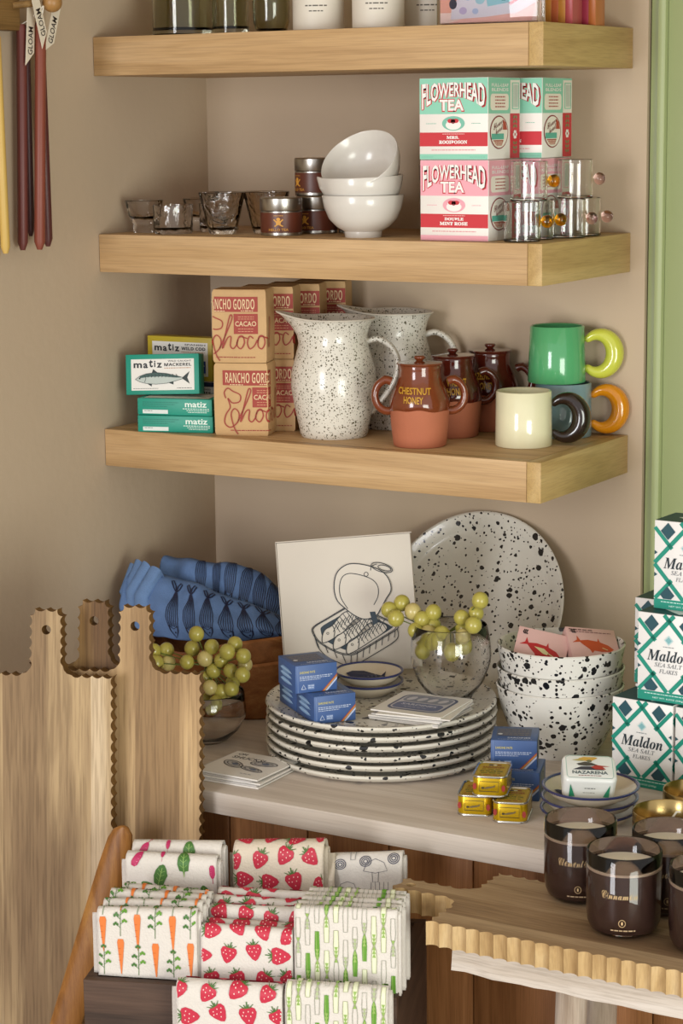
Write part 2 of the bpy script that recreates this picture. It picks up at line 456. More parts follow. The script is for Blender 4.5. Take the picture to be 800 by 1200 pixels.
# ------------------------------------------------------------------ top shelf
G_SMOKE = glass('smoky_green_glass', '#D9DBC6', .02)
G_CLEAR = glass('clear_glass', '#FFFFFF', 0)
G_DIMPLE = dimpled_glass('dimpled_glass')
def tumbler(mat, r, h, wall, base, n=40, rt=None, rb=None):
    """open glass as one closed shell"""
    rt = rt or r; rb = rb or r
    m = MB()
    m.lathe([(0, 0), (rb-.003, 0), (rb, .003), (rb+(rt-rb)*.5, h*.5), (rt, h-.001), (rt-wall/2, h), (rt-wall, h-.001), (rb+(rt-rb)*.5-wall, h*.5), (rb-wall, base+.003), (rb-wall-.004, base), (0, base)], n)
    return m
def top_shelf():
    z = S1
    G_BASE = glass('dark_base_glass', '#8E927C', .05)
    for (name, lab, loc, r) in (('glass_vase', 'wide smoky cylinder vase leftmost on the uppermost shelf', (.094, -.190, z), .040), ('glass_vase', 'smoky cylinder vase between the wide vase and the rounded one', (.166, -.185, z), .024)):
        t = thing(name, lab, 'vase', loc, group='smoky glass vases on the uppermost shelf')
        tumbler(G_SMOKE, r, .20, .0025, .008).obj('vase_body', G_SMOKE, t, smooth=40)
        MB().lathe([(0, .0085), (r-.006, .0085), (r-.006, .0095), (0, .0095)], 32).obj('thick_base', G_BASE, t)
    t = thing('glass_vase', 'rounded smoky glass bottle vase beside the white candle jar', 'vase', (.2386, -.2, z), group='smoky glass vases on the uppermost shelf')
    MB().lathe([(0, 0), (.014, 0), (.020, .004), (.0235, .014), (.0245, .06), (.020, .10), (.012, .13), (.012, .17), (.0105, .17), (.0105, .13), (.018, .10), (.0225, .06), (.0215, .016), (.018, .006), (0, .005)], 40).obj('vase_body', G_SMOKE, t)
    JAR = plain('matte_cream_jar', '#DAD3C6', .5, vary=.02)
    WAX = plain('candle_wax', '#EFE6D2', .5, vary=.02)
    for i, (loc, lab) in enumerate((((.309, -.2, z), 'cream candle jar with small print, left one beside the rounded vase'), ((.396, -.2, z), 'cream candle jar with small print, between its two neighbours'), ((.4225, -.118, z), 'cream candle jar standing behind, partly hidden beside the pink picture'))):
        t = thing('candle_jar', lab, 'candle', loc, group='cream candle jars on the uppermost shelf', yaw=.45)
        r = .0325
        MB().lathe([(0, 0), (r-.002, 0), (r, .002), (r, .088), (r-.001, .09), (r-.003, .088), (r-.003, .075), (0, .075)], 44).obj('jar', JAR, t)
        MB().lathe([(0, .0755), (r-.0035, .0755), (r-.0035, .078), (0, .078)], 32).obj('wax', WAX, t)
        p = Pr(.0001)
        for (y, h, w) in ((.046, .0016, .009), (.040, .0016, .014), (.030, .0016, .014), (.0235, .0014, .009)):
            p.lines(-w, w, y, h, '#5A534A')
        p.text('HAND POURED', -.013, .054, .013, .058, '#5A534A')
        p.obj('printed_label', t, lambda x, y, e: ((r+e)*sin(x/r), -(r+e)*cos(x/r), y), .004)
    # picture in a clear acrylic stand
    t = thing('framed_picture', 'pink and white illustrated card in a clear acrylic frame near the right corner', 'picture', (.566, -.226, z), yaw=.06)
    MB().box(-.066, .066, -.012, -.0095, 0, .16, .0006).obj('acrylic_front', G_CLEAR, t)
    MB().box(-.066, .066, .0062, .0087, 0, .16, .0006).obj('acrylic_back', G_CLEAR, t)
    c = MB().box(-.062, .062, -.009, .006, .003, .157).obj('card', plain('card_pink', '#F0CFC8', .5, vary=.02), t)
    p = Pr()
    p.poly([(.010, .0), (.118, .0), (.124, .028), (.094, .012), (.060, .012)], '#F2B7AE'); p.poly([(.0, .012), (.014, .012), (.03, .05), (.0, .05)], '#E8A190')
    p.poly([(.014, .004), (.06, .006), (.10, .010), (.124, .022), (.124, .12), (.022, .12)], '#EAE4F2', 2)
    for (x, y, r, cc) in ((.030, .014, .005, '#C9B8E0'), (.046, .013, .004, '#B9C7EA'), (.052, .026, .006, '#A9D6E6'), (.036, .030, .005, '#B9C7EA')): p.ell(x, y, r, r*.85, cc, 3)
    p.poly([(.062, .018), (.09, .022), (.10, .06), (.07, .08), (.055, .05)], '#9ED4E4', 3); p.poly([(.08, .024), (.085, .024), (.096, .07), (.088, .07)], '#4BA6B8', 4)
    p.poly([(.016, .022), (.026, .03), (.03, .05), (.02, .05)], '#D9482E', 3); p.ell(.017, .022, .005, .006, '#2B2F4C', 4)
    p.stroke([(.09, .02), (.108, .03), (.122, .05)], .004, '#E07A86', 4)
    p.obj('printed_picture', c, lambda x, y, e: (x-.062, -.0091-e, y+.003))
    # striped candles
    for (lab, loc, cols) in (('orange and pink striped square candle beside the acrylic frame', (.6235, -.1475, z), ['#C08038', '#B8603A', '#C4843A', '#B04A4E']), ('magenta and orange striped square candle at the right end of the uppermost shelf', (.6315, -.098, z), ['#963248', '#BE7232', '#A83A50', '#B86A34'])):
        t = thing('pillar_candle', lab, 'candle', loc, group='striped candles on the uppermost shelf', yaw=.1)
        for k in range(4):
            a = -.018+k*.009
            MB().box(a, a+.0092, -.018, .018, 0, .12, .0006).obj('wax_stripe', plain('wax_'+cols[k][1:], cols[k], .35, vary=.03), t)
        MB().tube([(0, 0, .119), (0, 0, .128)], .0008, 6).obj('wick', plain('wick', '#EFE9DA', .8), t)
top_shelf()

# ------------------------------------------------------------------ hanging tapers on the left wall
def hanging():
    RAIL = wood('rail_oak', '#9C7B4C', '#8A6A3E', '#70542F', axis=1, grain=40, rough=.5)
    t = thing('peg_rail', 'wooden rail with a round peg on the left wall, holding the hanging tapers', 'rail', (0, 0, 0))
    MB().box(.0005, .022, -.75, -.437, .882, .95, .002).obj('rail_board', RAIL, t)
    MB().tube([(.021, -.452, .912), (.030, -.437, .914), (.038, -.420, .916)], .0045, 12).obj('peg', RAIL, t)
    m = MB(); m.sphere((.046, -.404, .917), .0125, 18, 12); m.obj('peg_knob', plain('peg_knob', '#A57A45', .4), t)
    def taper(lab, col, top, bot, r):
        k = thing('taper_candle', lab, 'candle', (0, 0, 0), group='taper candles hanging on the left wall')
        T, B = Vector(top), Vector(bot); d = (B-T)
        pts = [T, T+d*.02, T+d*.5, T+d*.965, T+d]
        MB().tube(pts, [r*.75, r, r, r, r*.45], 14).obj('wax', plain('taper_'+col[1:], col, .45, vary=.04), k)
        MB().tube([T+Vector((0, 0, .0)), T*.6+Vector((.040, -.414, .905))*.4, Vector((.040, -.4135, .9128))], .0007, 6).obj('wick', plain('wick', '#EFE9DA', .8), k)
    x = .018
    taper('deep red taper candle, leftmost of the brown-red bunch on the peg', '#65302A', (.020, -.4335, .890), (x, -.4445, .612), .0066)
    taper('dark plum taper candle, narrow and shaded, second in the bunch', '#4A282C', (.010, -.4130, .890), (.010, -.4175, .628), .0050)
    taper('brick red taper candle, brightest and nearest of the bunch', '#81402F', (.034, -.4130, .893), (.031, -.4270, .612), .0070)
    taper('maroon taper candle, rightmost of the bunch beside bare wall', '#552523', (.020, -.3975, .895), (x, -.3935, .614), .0062)
    for (lab, a, b) in (('yellow taper candle hanging at the left picture edge, outer one', (.02, -.4835, .878), (.02, -.4805, .610)), ('yellow taper candle hanging behind the outer yellow one', (.008, -.4800, .878), (.008, -.4860, .600))):
        k = thing('taper_candle', lab, 'candle', (0, 0, 0), group='taper candles hanging on the left wall')
        T, B = Vector(a), Vector(b)
        MB().tube([T, T+(B-T)*.02, T+(B-T)*.97, B], [.004, .0058, .0058, .003], 14).obj('wax', plain('taper_yellow', '#CFAC5C', .45), k)
        MB().tube([T, (.0225, T.y, .8835)], .0007, 6).obj('wick', plain('wick', '#EFE9DA', .8), k)
    PAPER = plain('tag_paper', '#E4D9C6', .7)
    for (lab, y, z, rot, x0, h) in (('cream ribbon tag with lettering, lowest and leftmost on the tapers', -.4335, .845, -.10, .0305, .072), ('cream ribbon tag with lettering, tilted, in the middle of the three', -.4195, .868, .30, .0445, .055), ('cream ribbon tag with folded end, rightmost on the tapers', -.4065, .860, -.36, .0395, .058)):
        k = thing('ribbon_tag', lab, 'tag', (x0, y, z), group='ribbon tags tied to the tapers')
        R = Matrix.Rotation(rot, 4, 'X')
        mb = MB(); pts = [(-.0078, -.006), (.0078, .011), (.0072, h), (-.0072, h)]
        vs = [R @ Vector((0, a, b)) for a, b in pts]+[R @ Vector((.0006, a, b)) for a, b in pts]
        mb.add(vs, [(0, 1, 2, 3), (7, 6, 5, 4), (0, 4, 5, 1), (1, 5, 6, 2), (2, 6, 7, 3), (3, 7, 4, 0)])
        mb.obj('tag_paper', PAPER, k, smooth=0)
        p = Pr(); p.text('GLOAM', .008, -.0045, .042, .0045, '#3A2F2A', bold=.01)
        p.obj('lettering', k, lambda X, Y, e: R @ Vector((.0008+e, -Y, X)))
hanging()

# ------------------------------------------------------------------ middle shelf
def second_shelf():
    z = S2
    def glassware(name, lab, loc, prof, facets=0):
        t = thing(name, lab, 'glass', loc, group='clear glasses on the middle shelf')
        fn = None
        if facets:
            def fn(v):
                a = math.atan2(v.y, v.x); r = math.hypot(v.x, v.y)
                if r < 1e-5: return v
                k = 1+.018*cos(facets*a)*(1 if v.z > .006 else .3)
                return Vector((v.x*k, v.y*k, v.z))
        MB().lathe(prof, 48, func=fn).obj('bowl_of_glass', G_DIMPLE, t, smooth=50)
    foot = [(0, 0), (.0150, 0), (.0155, .002), (.0150, .012), (.0185, .016), (.0182, .019), (.0215, .023), (.0258, .043), (.0248, .0435), (.0236, .042), (.0195, .024), (.0150, .020), (0, .0185)]
    tumb = [(0, 0), (.0240, 0), (.0262, .003), (.0268, .038), (.0262, .0385), (.0255, .038), (.0245, .009), (.022, .0072), (0, .0068)]
    tap = [(0, 0), (.0170, 0), (.0185, .002), (.0310, .054), (.0303, .0545), (.0295, .0535), (.0180, .010), (.015, .0075), (0, .007)]
    glassware('dessert_glass', 'small footed clear glass, leftmost on the middle shelf', (.034, -.205, z), foot)
    glassware('dessert_glass', 'small footed clear glass half hidden behind the round tumbler', (.075, -.128, z), foot)
    glassware('glass_tumbler', 'low round clear tumbler with thick base beside the footed glass', (.0875, -.214, z), tumb)
    glassware('glass_tumbler', 'low clear tumbler standing behind the flared glass', (.118, -.150, z), tumb)
    glassware('flared_glass', 'flared clear glass with dimpled sides, in front of the others', (.1545, -.196, z), tap, 8)
    glassware('flared_glass', 'flared clear glass with dimpled sides beside the brown tea tin', (.1995, -.158, z), tap, 8)
    # tins of tea
    TINM = plain('tin_metal', '#B9B6B0', .28, metal=1, vary=.02)
    TINB = plain('tin_label_brown', '#5E2E1E', .4, vary=.05)
    def tin(lab, loc, yaw):
        r = .0268
        t = thing('tea_tin', lab, 'tin', loc, yaw=yaw, group='brown tea tins')
        MB().lathe([(0, 0), (r-.001, 0), (r, .001), (r, .0012+.0028), (r-.0004, .004), (r-.0004, .030), (r, .030), (r, .0315), (r-.0015, .032), (0, .032)], 48).obj('tin_body', TINM, t)
        MB().lathe([(0, .0322), (r+.0003, .0322), (r+.0007, .0328), (r+.0007, .0475), (r-.0006, .049), (r-.003, .0486), (0, .0486)], 48).obj('lid', TINM, t)
        MB().lathe([(r+.0002, .0042), (r+.0003, .0298), (r-.0008, .0298), (r-.0008, .0042)], 48, close=True).obj('label_band', TINB, t)
        p = Pr(.0003); g = '#D79A3C'
        p.stroke([(-.006, .0215), (.000, .0155), (.006, .0125)], .0016, g); p.stroke([(.006, .0215), (0, .0155), (-.005, .0125)], .0016, g); p.ell(0, .0215, .0026, .0022, g)
        p.rect(-.003, .015, .003, .0195, g); p.lines(-.006, .006, .0258, .0007, g); p.text('HELLO TEA', -.013, .0065, .013, .0098, g, bold=.02)
        p.obj('printed_emblem', t, lambda x, y, e: ((r+.0003+e)*sin(x/r), -(r+.0003+e)*cos(x/r), y), .003)
    tin('brown tea tin with gold emblem standing in front, beside the flared glass', (.2482, -.199, z), .42)
    tin('brown tea tin at the bottom of the pair, behind the front tin', (.2640, -.1355, z), -.1)
    tin('brown tea tin on top of another tin, behind the front tin', (.2615, -.1345, z+.0492), -.5)
    tin('brown tea tin mostly hidden between the stacked tins and the white bowl', (.3130, -.1100, z), 0)
    # bowls
    PORC = plain('white_porcelain', '#D8D3CB', .22, coat=.25, vary=.02)
    def bowl(lab, loc, rot=(0, 0, 0), spout=False):
        t = thing('white_bowl', lab, 'bowl', loc, rot=rot, group='white porcelain bowls')
        def sp(v):
            a = math.atan2(v.y, v.x); k = max(0, cos(a-pi))**40 if v.z > .03 else 0
            return Vector((v.x*(1+.10*k), v.y, v.z+(.002*k)))
        prof = [(0, .004), (.020, .004), (.0212, 0), (.0232, 0), (.0238, .004), (.0240, .0075), (.034, .0135), (.0435, .0235), (.0495, .038), (.0522, .052), (.0516, .0532), (.0506, .052), (.0478, .038), (.0418, .0245), (.032, .0155), (.018, .0095), (0, .009)]
        o = MB().lathe(prof, 56, func=sp if spout else None).obj('bowl', PORC, t, smooth=50)
        return t
    bx, by = .3735, -.203
    bowl('white footed bowl at the bottom of the stack of three', (bx, by, z))
    bowl('white bowl with a pouring lip, second in the stack of three', (bx+.001, by, z+.0235), (.02, -.035, .55), True)
    # third bowl lies on its side in the stack: its opening turned to the left front
    bowl('white bowl tipped on its side on top of the stack', (.3760, -.1770, z+.0595), rot=(math.radians(44), math.radians(-2), 0))
    GREYB = plain('grey_stoneware', '#A59C90', .4, vary=.05)
    for k, lab in enumerate(('grey straight-sided bowl at the bottom behind the tea carton', 'grey straight-sided bowl on top behind the tea carton')):
        t = thing('grey_bowl', lab, 'bowl', (.4385, -.085, z+k*.036), group='grey stoneware bowls')
        MB().lathe([(0, 0), (.030, 0), (.034, .003), (.0425, .034), (.043, .052), (.042, .053), (.041, .052), (.0405, .035), (.032, .006), (0, .005)], 48).obj('bowl', GREYB, t)
second_shelf()

def tea_boxes():
    w, d, h = .0935, .086, .0975
    CARD = plain('carton_card', '#EDE8E2', .5, vary=.02)
    def carton(lab, loc, yaw, base, dark, title, group):
        t = thing('tea_carton', lab, 'box', loc, yaw=yaw, group='tea cartons')
        c = MB().box(-w/2, w/2, -d/2, d/2, .0003, h, .0007).obj('carton', CARD, t)
        F = face_fns(w, d, h); red = '#C9303A'; wh = '#F3EEEA'
        p = Pr()
        p.rect(.0005, h*.56, w-.0005, h-.0006, base); p.rect(.0005, .0006, w-.0005, h*.07, base)
        p.rect(.0005, h*.165, w-.0005, h*.335, red)
        def warp(X, Y):
            u = (X-.003)/(w-.006); lo = h*.60+h*.17*(1-(2*u-1)**2); hi = h*.93+h*.015*(1-(2*u-1)**2)
            return X, lo+(Y/.01)*(hi-lo)
        p.text('FLOWERHEAD', .0035, 0, w-.0025, .01, red, 2, bold=.055, warp=lambda X, Y: (warp(X, Y)[0]+.0008, warp(X, Y)[1]-.0008))
        p.text('FLOWERHEAD', .003, 0, w-.003, .01, red, 2, bold=.055, warp=warp)
        p.text('FLOWERHEAD', .004, 0, w-.004, .01, wh, 3, bold=.022, warp=warp)
        p.text('TEA', w*.285, h*.585, w*.665, h*.745, red, 2, bold=.06); p.text('TEA', w*.30, h*.60, w*.65, h*.735, wh, 3, bold=.03)
        p.ell(w*.5, h*.445, w*.165, h*.088, dark, 2, 28); p.ell(w*.5, h*.425, w*.112, h*.058, wh, 3, 24); p.ell(w*.5, h*.468, w*.095, h*.022, wh, 4, 24)
        p.ell(w*.5, h*.465, w*.075, h*.016, '#B04A44', 5, 20); p.ell(w*.46, h*.475, .004, .0026, red, 6, 10); p.ell(w*.54, h*.475, .004, .0026, red, 6, 10); p.ell(w*.5, h*.470, .003, .003, '#8C3038', 6, 10)
        p.lines(w*.10, w*.25, h*.44, .0007, dark, 2); p.lines(w*.76, w*.90, h*.44, .0007, dark, 2); p.lines(w*.34, w*.66, h*.312, .0007, '#F0C8C4', 2)
        a, b = title
        p.text(serif_b(a), w*.36 if len(a) > 5 else w*.40, h*.255, w*.64 if len(a) > 5 else w*.58, h*.292, wh, 2, bold=.03); p.text(serif_b(b), w*.29, h*.195, w*.70, h*.238, wh, 2, bold=.03)
        p.lines(w*.18, w*.82, h*.115, .0010, '#E09AA0', 2); p.lines(w*.03, w*.20, h*.03, .0008, dark, 2); p.lines(w*.74, w*.96, h*.03, .0008, dark, 2)
        p.obj('front_print', c, F['front'])
        p = Pr(); sd = d*.68
        p.rect(.0005, h*.56, d*.985, h-.0006, base); p.rect(sd, .0008, d*.985, h*.56, red); p.rect(sd, h*.56, d*.985, h*.97, '#EFE9DF', 2)
        p.text('FULL-LEAF', d*.10, h*.885, d*.62, h*.925, wh, 2, bold=.02); p.text('BLENDS', d*.10, h*.83, d*.62, h*.87, wh, 2, bold=.02)
        p.rrect(d*.06, h*.60, d*.63, h*.80, .005, '#F2E9DC', 2)
        for y in (.755, .715, .675, .635): p.lines(d*.2, d*.52, h*y, .0014, '#B0574A', 3)
        p.rrect(sd+.004, h*.61, d*.955, h*.94, .001, base, 3); p.rrect(sd+.006, h*.62, d*.93, h*.93, .001, '#E4E7DC', 4)
        for k in range(5): p.rect(sd+.008+k*.003, h*.64, sd+.009+k*.003, h*.91, '#9AB0A0', 5)
        p.ell(d*.33, h*.33, d*.285, h*.205, '#8E2A2E', 2, 30); p.ell(d*.33, h*.33, d*.262, h*.19, '#F2ECE2', 3, 30)
        p.poly([(d*.44, h*.36), (d*.44, h*.49), (d*.53, h*.45), (d*.575, h*.36)], '#B3472F', 4); p.rect(d*.09, h*.245, d*.47, h*.315, '#5DB3A0', 4); p.poly([(d*.13, h*.235), (d*.46, h*.235), (d*.40, h*.165), (d*.25, h*.165)], '#A84A32', 4)
        p.text(script('Flower'), d*.13, h*.40, d*.45, h*.47, '#7A3A34', 5, rot=.35); p.text(script('head'), d*.20, h*.335, d*.44, h*.40, '#7A3A34', 5, rot=.35)
        for k in range(3): p.lines(d*.16, d*.42, h*(.21-.02*k), .0010, '#F0D8C8', 5)
        for k in range(6):
            a_ = k*pi/3; p.ell(d*.83+.0035*cos(a_), h*.30+.0035*sin(a_), .0022, .0022, wh, 3, 8)
        for s_ in (1, -1):
            for k in range(3):
                yy = h*.30+s_*(.010+.0055*k)
                p.ell(d*.83-.003, yy, .0026, .0016, '#6C8F5A', 3, 8, .7*s_); p.ell(d*.83+.003, yy, .0026, .0016, '#6C8F5A', 3, 8, -.7*s_)
        p.obj('side_print', c, F['right'])
        p = Pr(); p.rect(.0006, .0006, w-.0006, d-.0006, base); p.obj('top_print', c, F['top'])
    mint, mintd, pink, pinkd = '#8CCFB6', '#7CBFAA', '#EDA9B6', '#EBA6B4'
    z = S2
    carton('pink tea carton in front at the bottom, lettered DOUBLE MINT ROSE', (.5255, -.2015, z), 0, pink, pinkd, ('DOUBLE', 'MINT ROSE'), '')
    carton('mint green tea carton in front on top, lettered MRS. ROOIBOSON', (.5248, -.2015, z+h+.0003), 0, mint, mintd, ('MRS.', 'ROOIBOSON'), '')
    carton('pink tea carton at the bottom behind the front pink carton', (.5500, -.1090, z), 0, pink, pinkd, ('DOUBLE', 'MINT ROSE'), '')
    carton('mint green tea carton on top behind the front mint carton', (.5520, -.1090, z+h+.0003), 0, mint, mintd, ('MRS.', 'ROOIBOSON'), '')
tea_boxes()

def ball_cups():
    AMB = glass('amber_glass', '#E8A010', 0); PNK = glass('blush_glass', '#EBC6C2', 0)
    r, h = .0225, .0475; z = S2
    def cup(lab, x, y, zz, ball, col):
        t = thing('glass_cup', lab, 'cup', (x, y, zz), group='clear glass cups with ball handles', yaw=.4)
        MB().lathe([(0, 0), (r-.001, 0), (r, .001), (r, h-.0006), (r-.0008, h), (r-.0016, h-.0006), (r-.0016, .0036), (r-.003, .003), (0, .003)], 48).obj('cup_body', G_CLEAR, t)
        m = MB(); m.sphere((r+.0075, 0, h*.50), .0078, 24, 16); m.obj('ball_handle', ball, t, label=col+' glass ball handle')
    cup('clear glass cup with amber ball, lower row, nearest the front corner', .6062, -.222, z, AMB, 'amber')
    cup('clear glass cup with amber ball, lower row, behind the nearest one', .6015, -.1735, z, AMB, 'amber')
    # the shelf end is close: the blush cups stand right beside
    cup('clear glass cup with blush ball, lower row, at the shelf end', .6215, -.126, z, PNK, 'blush')
    cup('clear glass cup with blush ball, lower row, farthest back', .6200, -.076, z, PNK, 'blush')
    cup('clear glass cup with amber ball, on top of the lower cups', .6035, -.198, z+h+.0003, AMB, 'amber')
    cup('clear glass cup with blush ball, on top of the lower cups', .6215, -.104, z+h+.0003, PNK, 'blush')
ball_cups()

# ------------------------------------------------------------------ lowest shelf
def fish(p, x, y, L_, body, back, outline, l=3, flip=False):
    """side view of a mackerel of length L_ with its middle at x, y, head to the left"""
    s = -1 if flip else 1
    def T(pts): return [(x+s*a*L_, y+b*L_) for a, b in pts]
    up = [(-.5, -.01), (-.42, .045), (-.3, .085), (-.12, .105), (.08, .085), (.25, .045), (.37, .012)]
    dn = [(.37, -.012), (.25, -.045), (.08, -.085), (-.12, -.10), (-.3, -.085), (-.42, -.055)]
    p.poly(T([(.35, .0), (.5, .12), (.455, .01), (.5, -.10)]), outline, l)
    p.poly(T([(-.2, .09), (-.17, .165), (-.08, .095)]), outline, l); p.poly(T([(-.3, -.08), (-.2, -.14), (-.2, -.09)]), outline, l); p.poly(T([(.1, -.075), (.2, -.11), (.2, -.055)]), outline, l)
    p.poly(T(up+dn), body, l+1)
    p.poly(T(up[1:]+[(.25, .01), (0, .035), (-.25, .03), (-.42, .01)]), back, l+2)
    for k in range(9):
        a = -.27+k*.065; p.stroke(T([(a, .085-abs(a)*.06), (a+.02, .05), (a, .02)]), .011*L_, outline, l+3)
    p.stroke(T(up+dn+up[:1]), .007*L_, outline, l+3)
    p.ell(x-s*.42*L_, y+.005*L_, .016*L_, .016*L_, outline, l+4, 8); p.stroke(T([(-.33, .06), (-.305, 0), (-.33, -.06)]), .008*L_, outline, l+3)

def tinned_fish_boxes():
    z = S3; w, d, h = .105, .062, .0225
    TEAL = plain('teal_card', '#17917B', .45, vary=.03)
    def flat(lab, x, y, zz, yaw):
        t = thing('tinned_fish_box', lab, 'box', (x, y, zz), yaw=yaw, group='teal tinned fish boxes')
        c = MB().box(-w/2, w/2, -d/2, d/2, .0003, h, .0008).obj('carton', TEAL, t); F = face_fns(w, d, h)
        p = Pr(); wh = '#DDEBE2'
        p.text('matiz', w*.64, h*.52, w*.93, h*.86, wh, bold=.02); p.lines(w*.61, w*.96, h*.40, .0010, wh); p.lines(w*.66, w*.96, h*.30, .0008, wh); p.lines(w*.68, w*.93, h*.20, .0008, wh)
        p.rect(w*.07, h*.10, w*.41, h*.33, '#D9E0DC'); p.lines(w*.09, w*.2, h*.24, .0010, '#8A9A94', 2)
        p.lines(w*.07, w*.55, h*.76, .0007, '#0E6B5C'); p.lines(w*.07, w*.5, h*.64, .0007, '#0E6B5C'); p.lines(w*.07, w*.4, h*.52, .0007, '#0E6B5C')
        p.obj('front_print', c, F['front'])
        p = Pr(); p.rect(.0008, .0008, d-.0008, h-.0008, '#0D6E60'); p.rect(d*.5, h*.22, d*.86, h*.82, '#8E7468', 2)
        for k in range(8): p.rect(d*(.53+.04*k), h*.28, d*(.545+.04*k), h*.76, '#3A2D28', 3)
        p.lines(d*.1, d*.4, h*.35, .0016, '#DDEBE2', 2)
        p.obj('side_print', c, F['right'])
        p = Pr(); p.rect(w*.07, d*.1, w*.93, d*.9, '#D8D2C8'); p.stroke([(w*.6, d*.3), (w*.72, d*.45), (w*.85, d*.35)], .002, '#3A3A38', 2)
        p.obj('top_print', c, F['top'])
        return t
    flat('teal tinned mackerel box lying flat, at the bottom of the pile', .0985, -.2195, z, .30)
    flat('teal tinned mackerel box lying flat, second from the bottom of the pile', .0985, -.2185, z+h+.0003, .27)
    # box on edge showing its front
    W_, D_ = .1035, .0225
    def standing(lab, loc, yaw, rollx, edge, title, sub, fishkind, rz=0, H_=.0545):
        t = thing('tinned_fish_box', lab, 'box', loc, group='tinned fish boxes standing on edge', rot=(rollx, rz, yaw))
        c = MB().box(-W_/2, W_/2, -D_/2, D_/2, .0003, H_, .0008).obj('carton', plain('edge_'+edge[1:], edge, .45, vary=.03), t); F = face_fns(W_, D_, H_)
        p = Pr(); ik = '#1F2226'
        p.rect(W_*.075, H_*.11, W_*.935, H_*.88, '#E4E1DB')
        x = W_*.11
        for i, chh in enumerate('matiz'):
            wd = [.012, .0065, .0055, .002, .0075][i]; yb = [.0, -.0005, .0006, .001, 0][i]
            hh = [.0065, .0068, .0105, .0085, .0065][i]; p.text(chh, x, H_*.665+yb, x+wd, H_*.665+yb+hh, ik, 2, bold=.03); x += wd+.0017
        p.text(sans_b(title), W_*.53, H_*.70, W_*.90, H_*.775, ik, 2, bold=.01)
        p.text(sub, W_*.58, H_*.805, W_*.90, H_*.845, '#4A4A48', 2, bold=.02)
        p.lines(W_*.53, W_*.89, H_*.645, .0009, '#B07A50', 2); p.lines(W_*.1, W_*.45, H_*.15, .0007, '#6A6A66', 2); p.lines(W_*.7, W_*.9, H_*.15, .0009, '#6A6A66', 2)
        if fishkind == 'mackerel': fish(p, W_*.505, H_*.40, W_*.74, '#B9C2BC', '#35524E', '#23302F')
        elif fishkind == 'cod':
            fish(p, W_*.40, H_*.42, W_*.62, '#B0A59A', '#7A5B4A', '#3A2A24', flip=True); p.rect(W_*.78, H_*.18, W_*.90, H_*.46, '#23408E', 3); p.stroke([(W_*.80, H_*.30), (W_*.83, H_*.26), (W_*.88, H_*.36)], .0012, '#DDE4F0', 4)
        else:
            p.rect(0.0006, H_*.89, W_-.0006, H_-.0006, '#1F2744')
            fish(p, W_*.45, H_*.38, W_*.66, '#AEB4BA', '#4A5664', '#23262C')
        p.obj('front_print', c, F['front'])
        return t
    TL = '#17917B'
    standing('teal tinned mackerel box standing upright on the flat pile, showing its fish picture', (.0735, -.222, z+2*h+.0012), .29, math.radians(-7), TL, 'MACKEREL', 'WILD CAUGHT', 'mackerel', rz=math.radians(-2))
    standing('white and navy sardine box standing behind the teal pile', (.0700, -.160, z), .05, 0, '#C9C5BD', 'SARDINES', 'LIGHTLY SMOKED', 'sardine', H_=.0595)
    standing('yellow-edged wild cod box standing on the sardine box', (.0625, -.160, z+.0599), .05, 0, '#BBA52E', 'WILD COD', 'SPANISH', 'cod', H_=.0595)
tinned_fish_boxes()

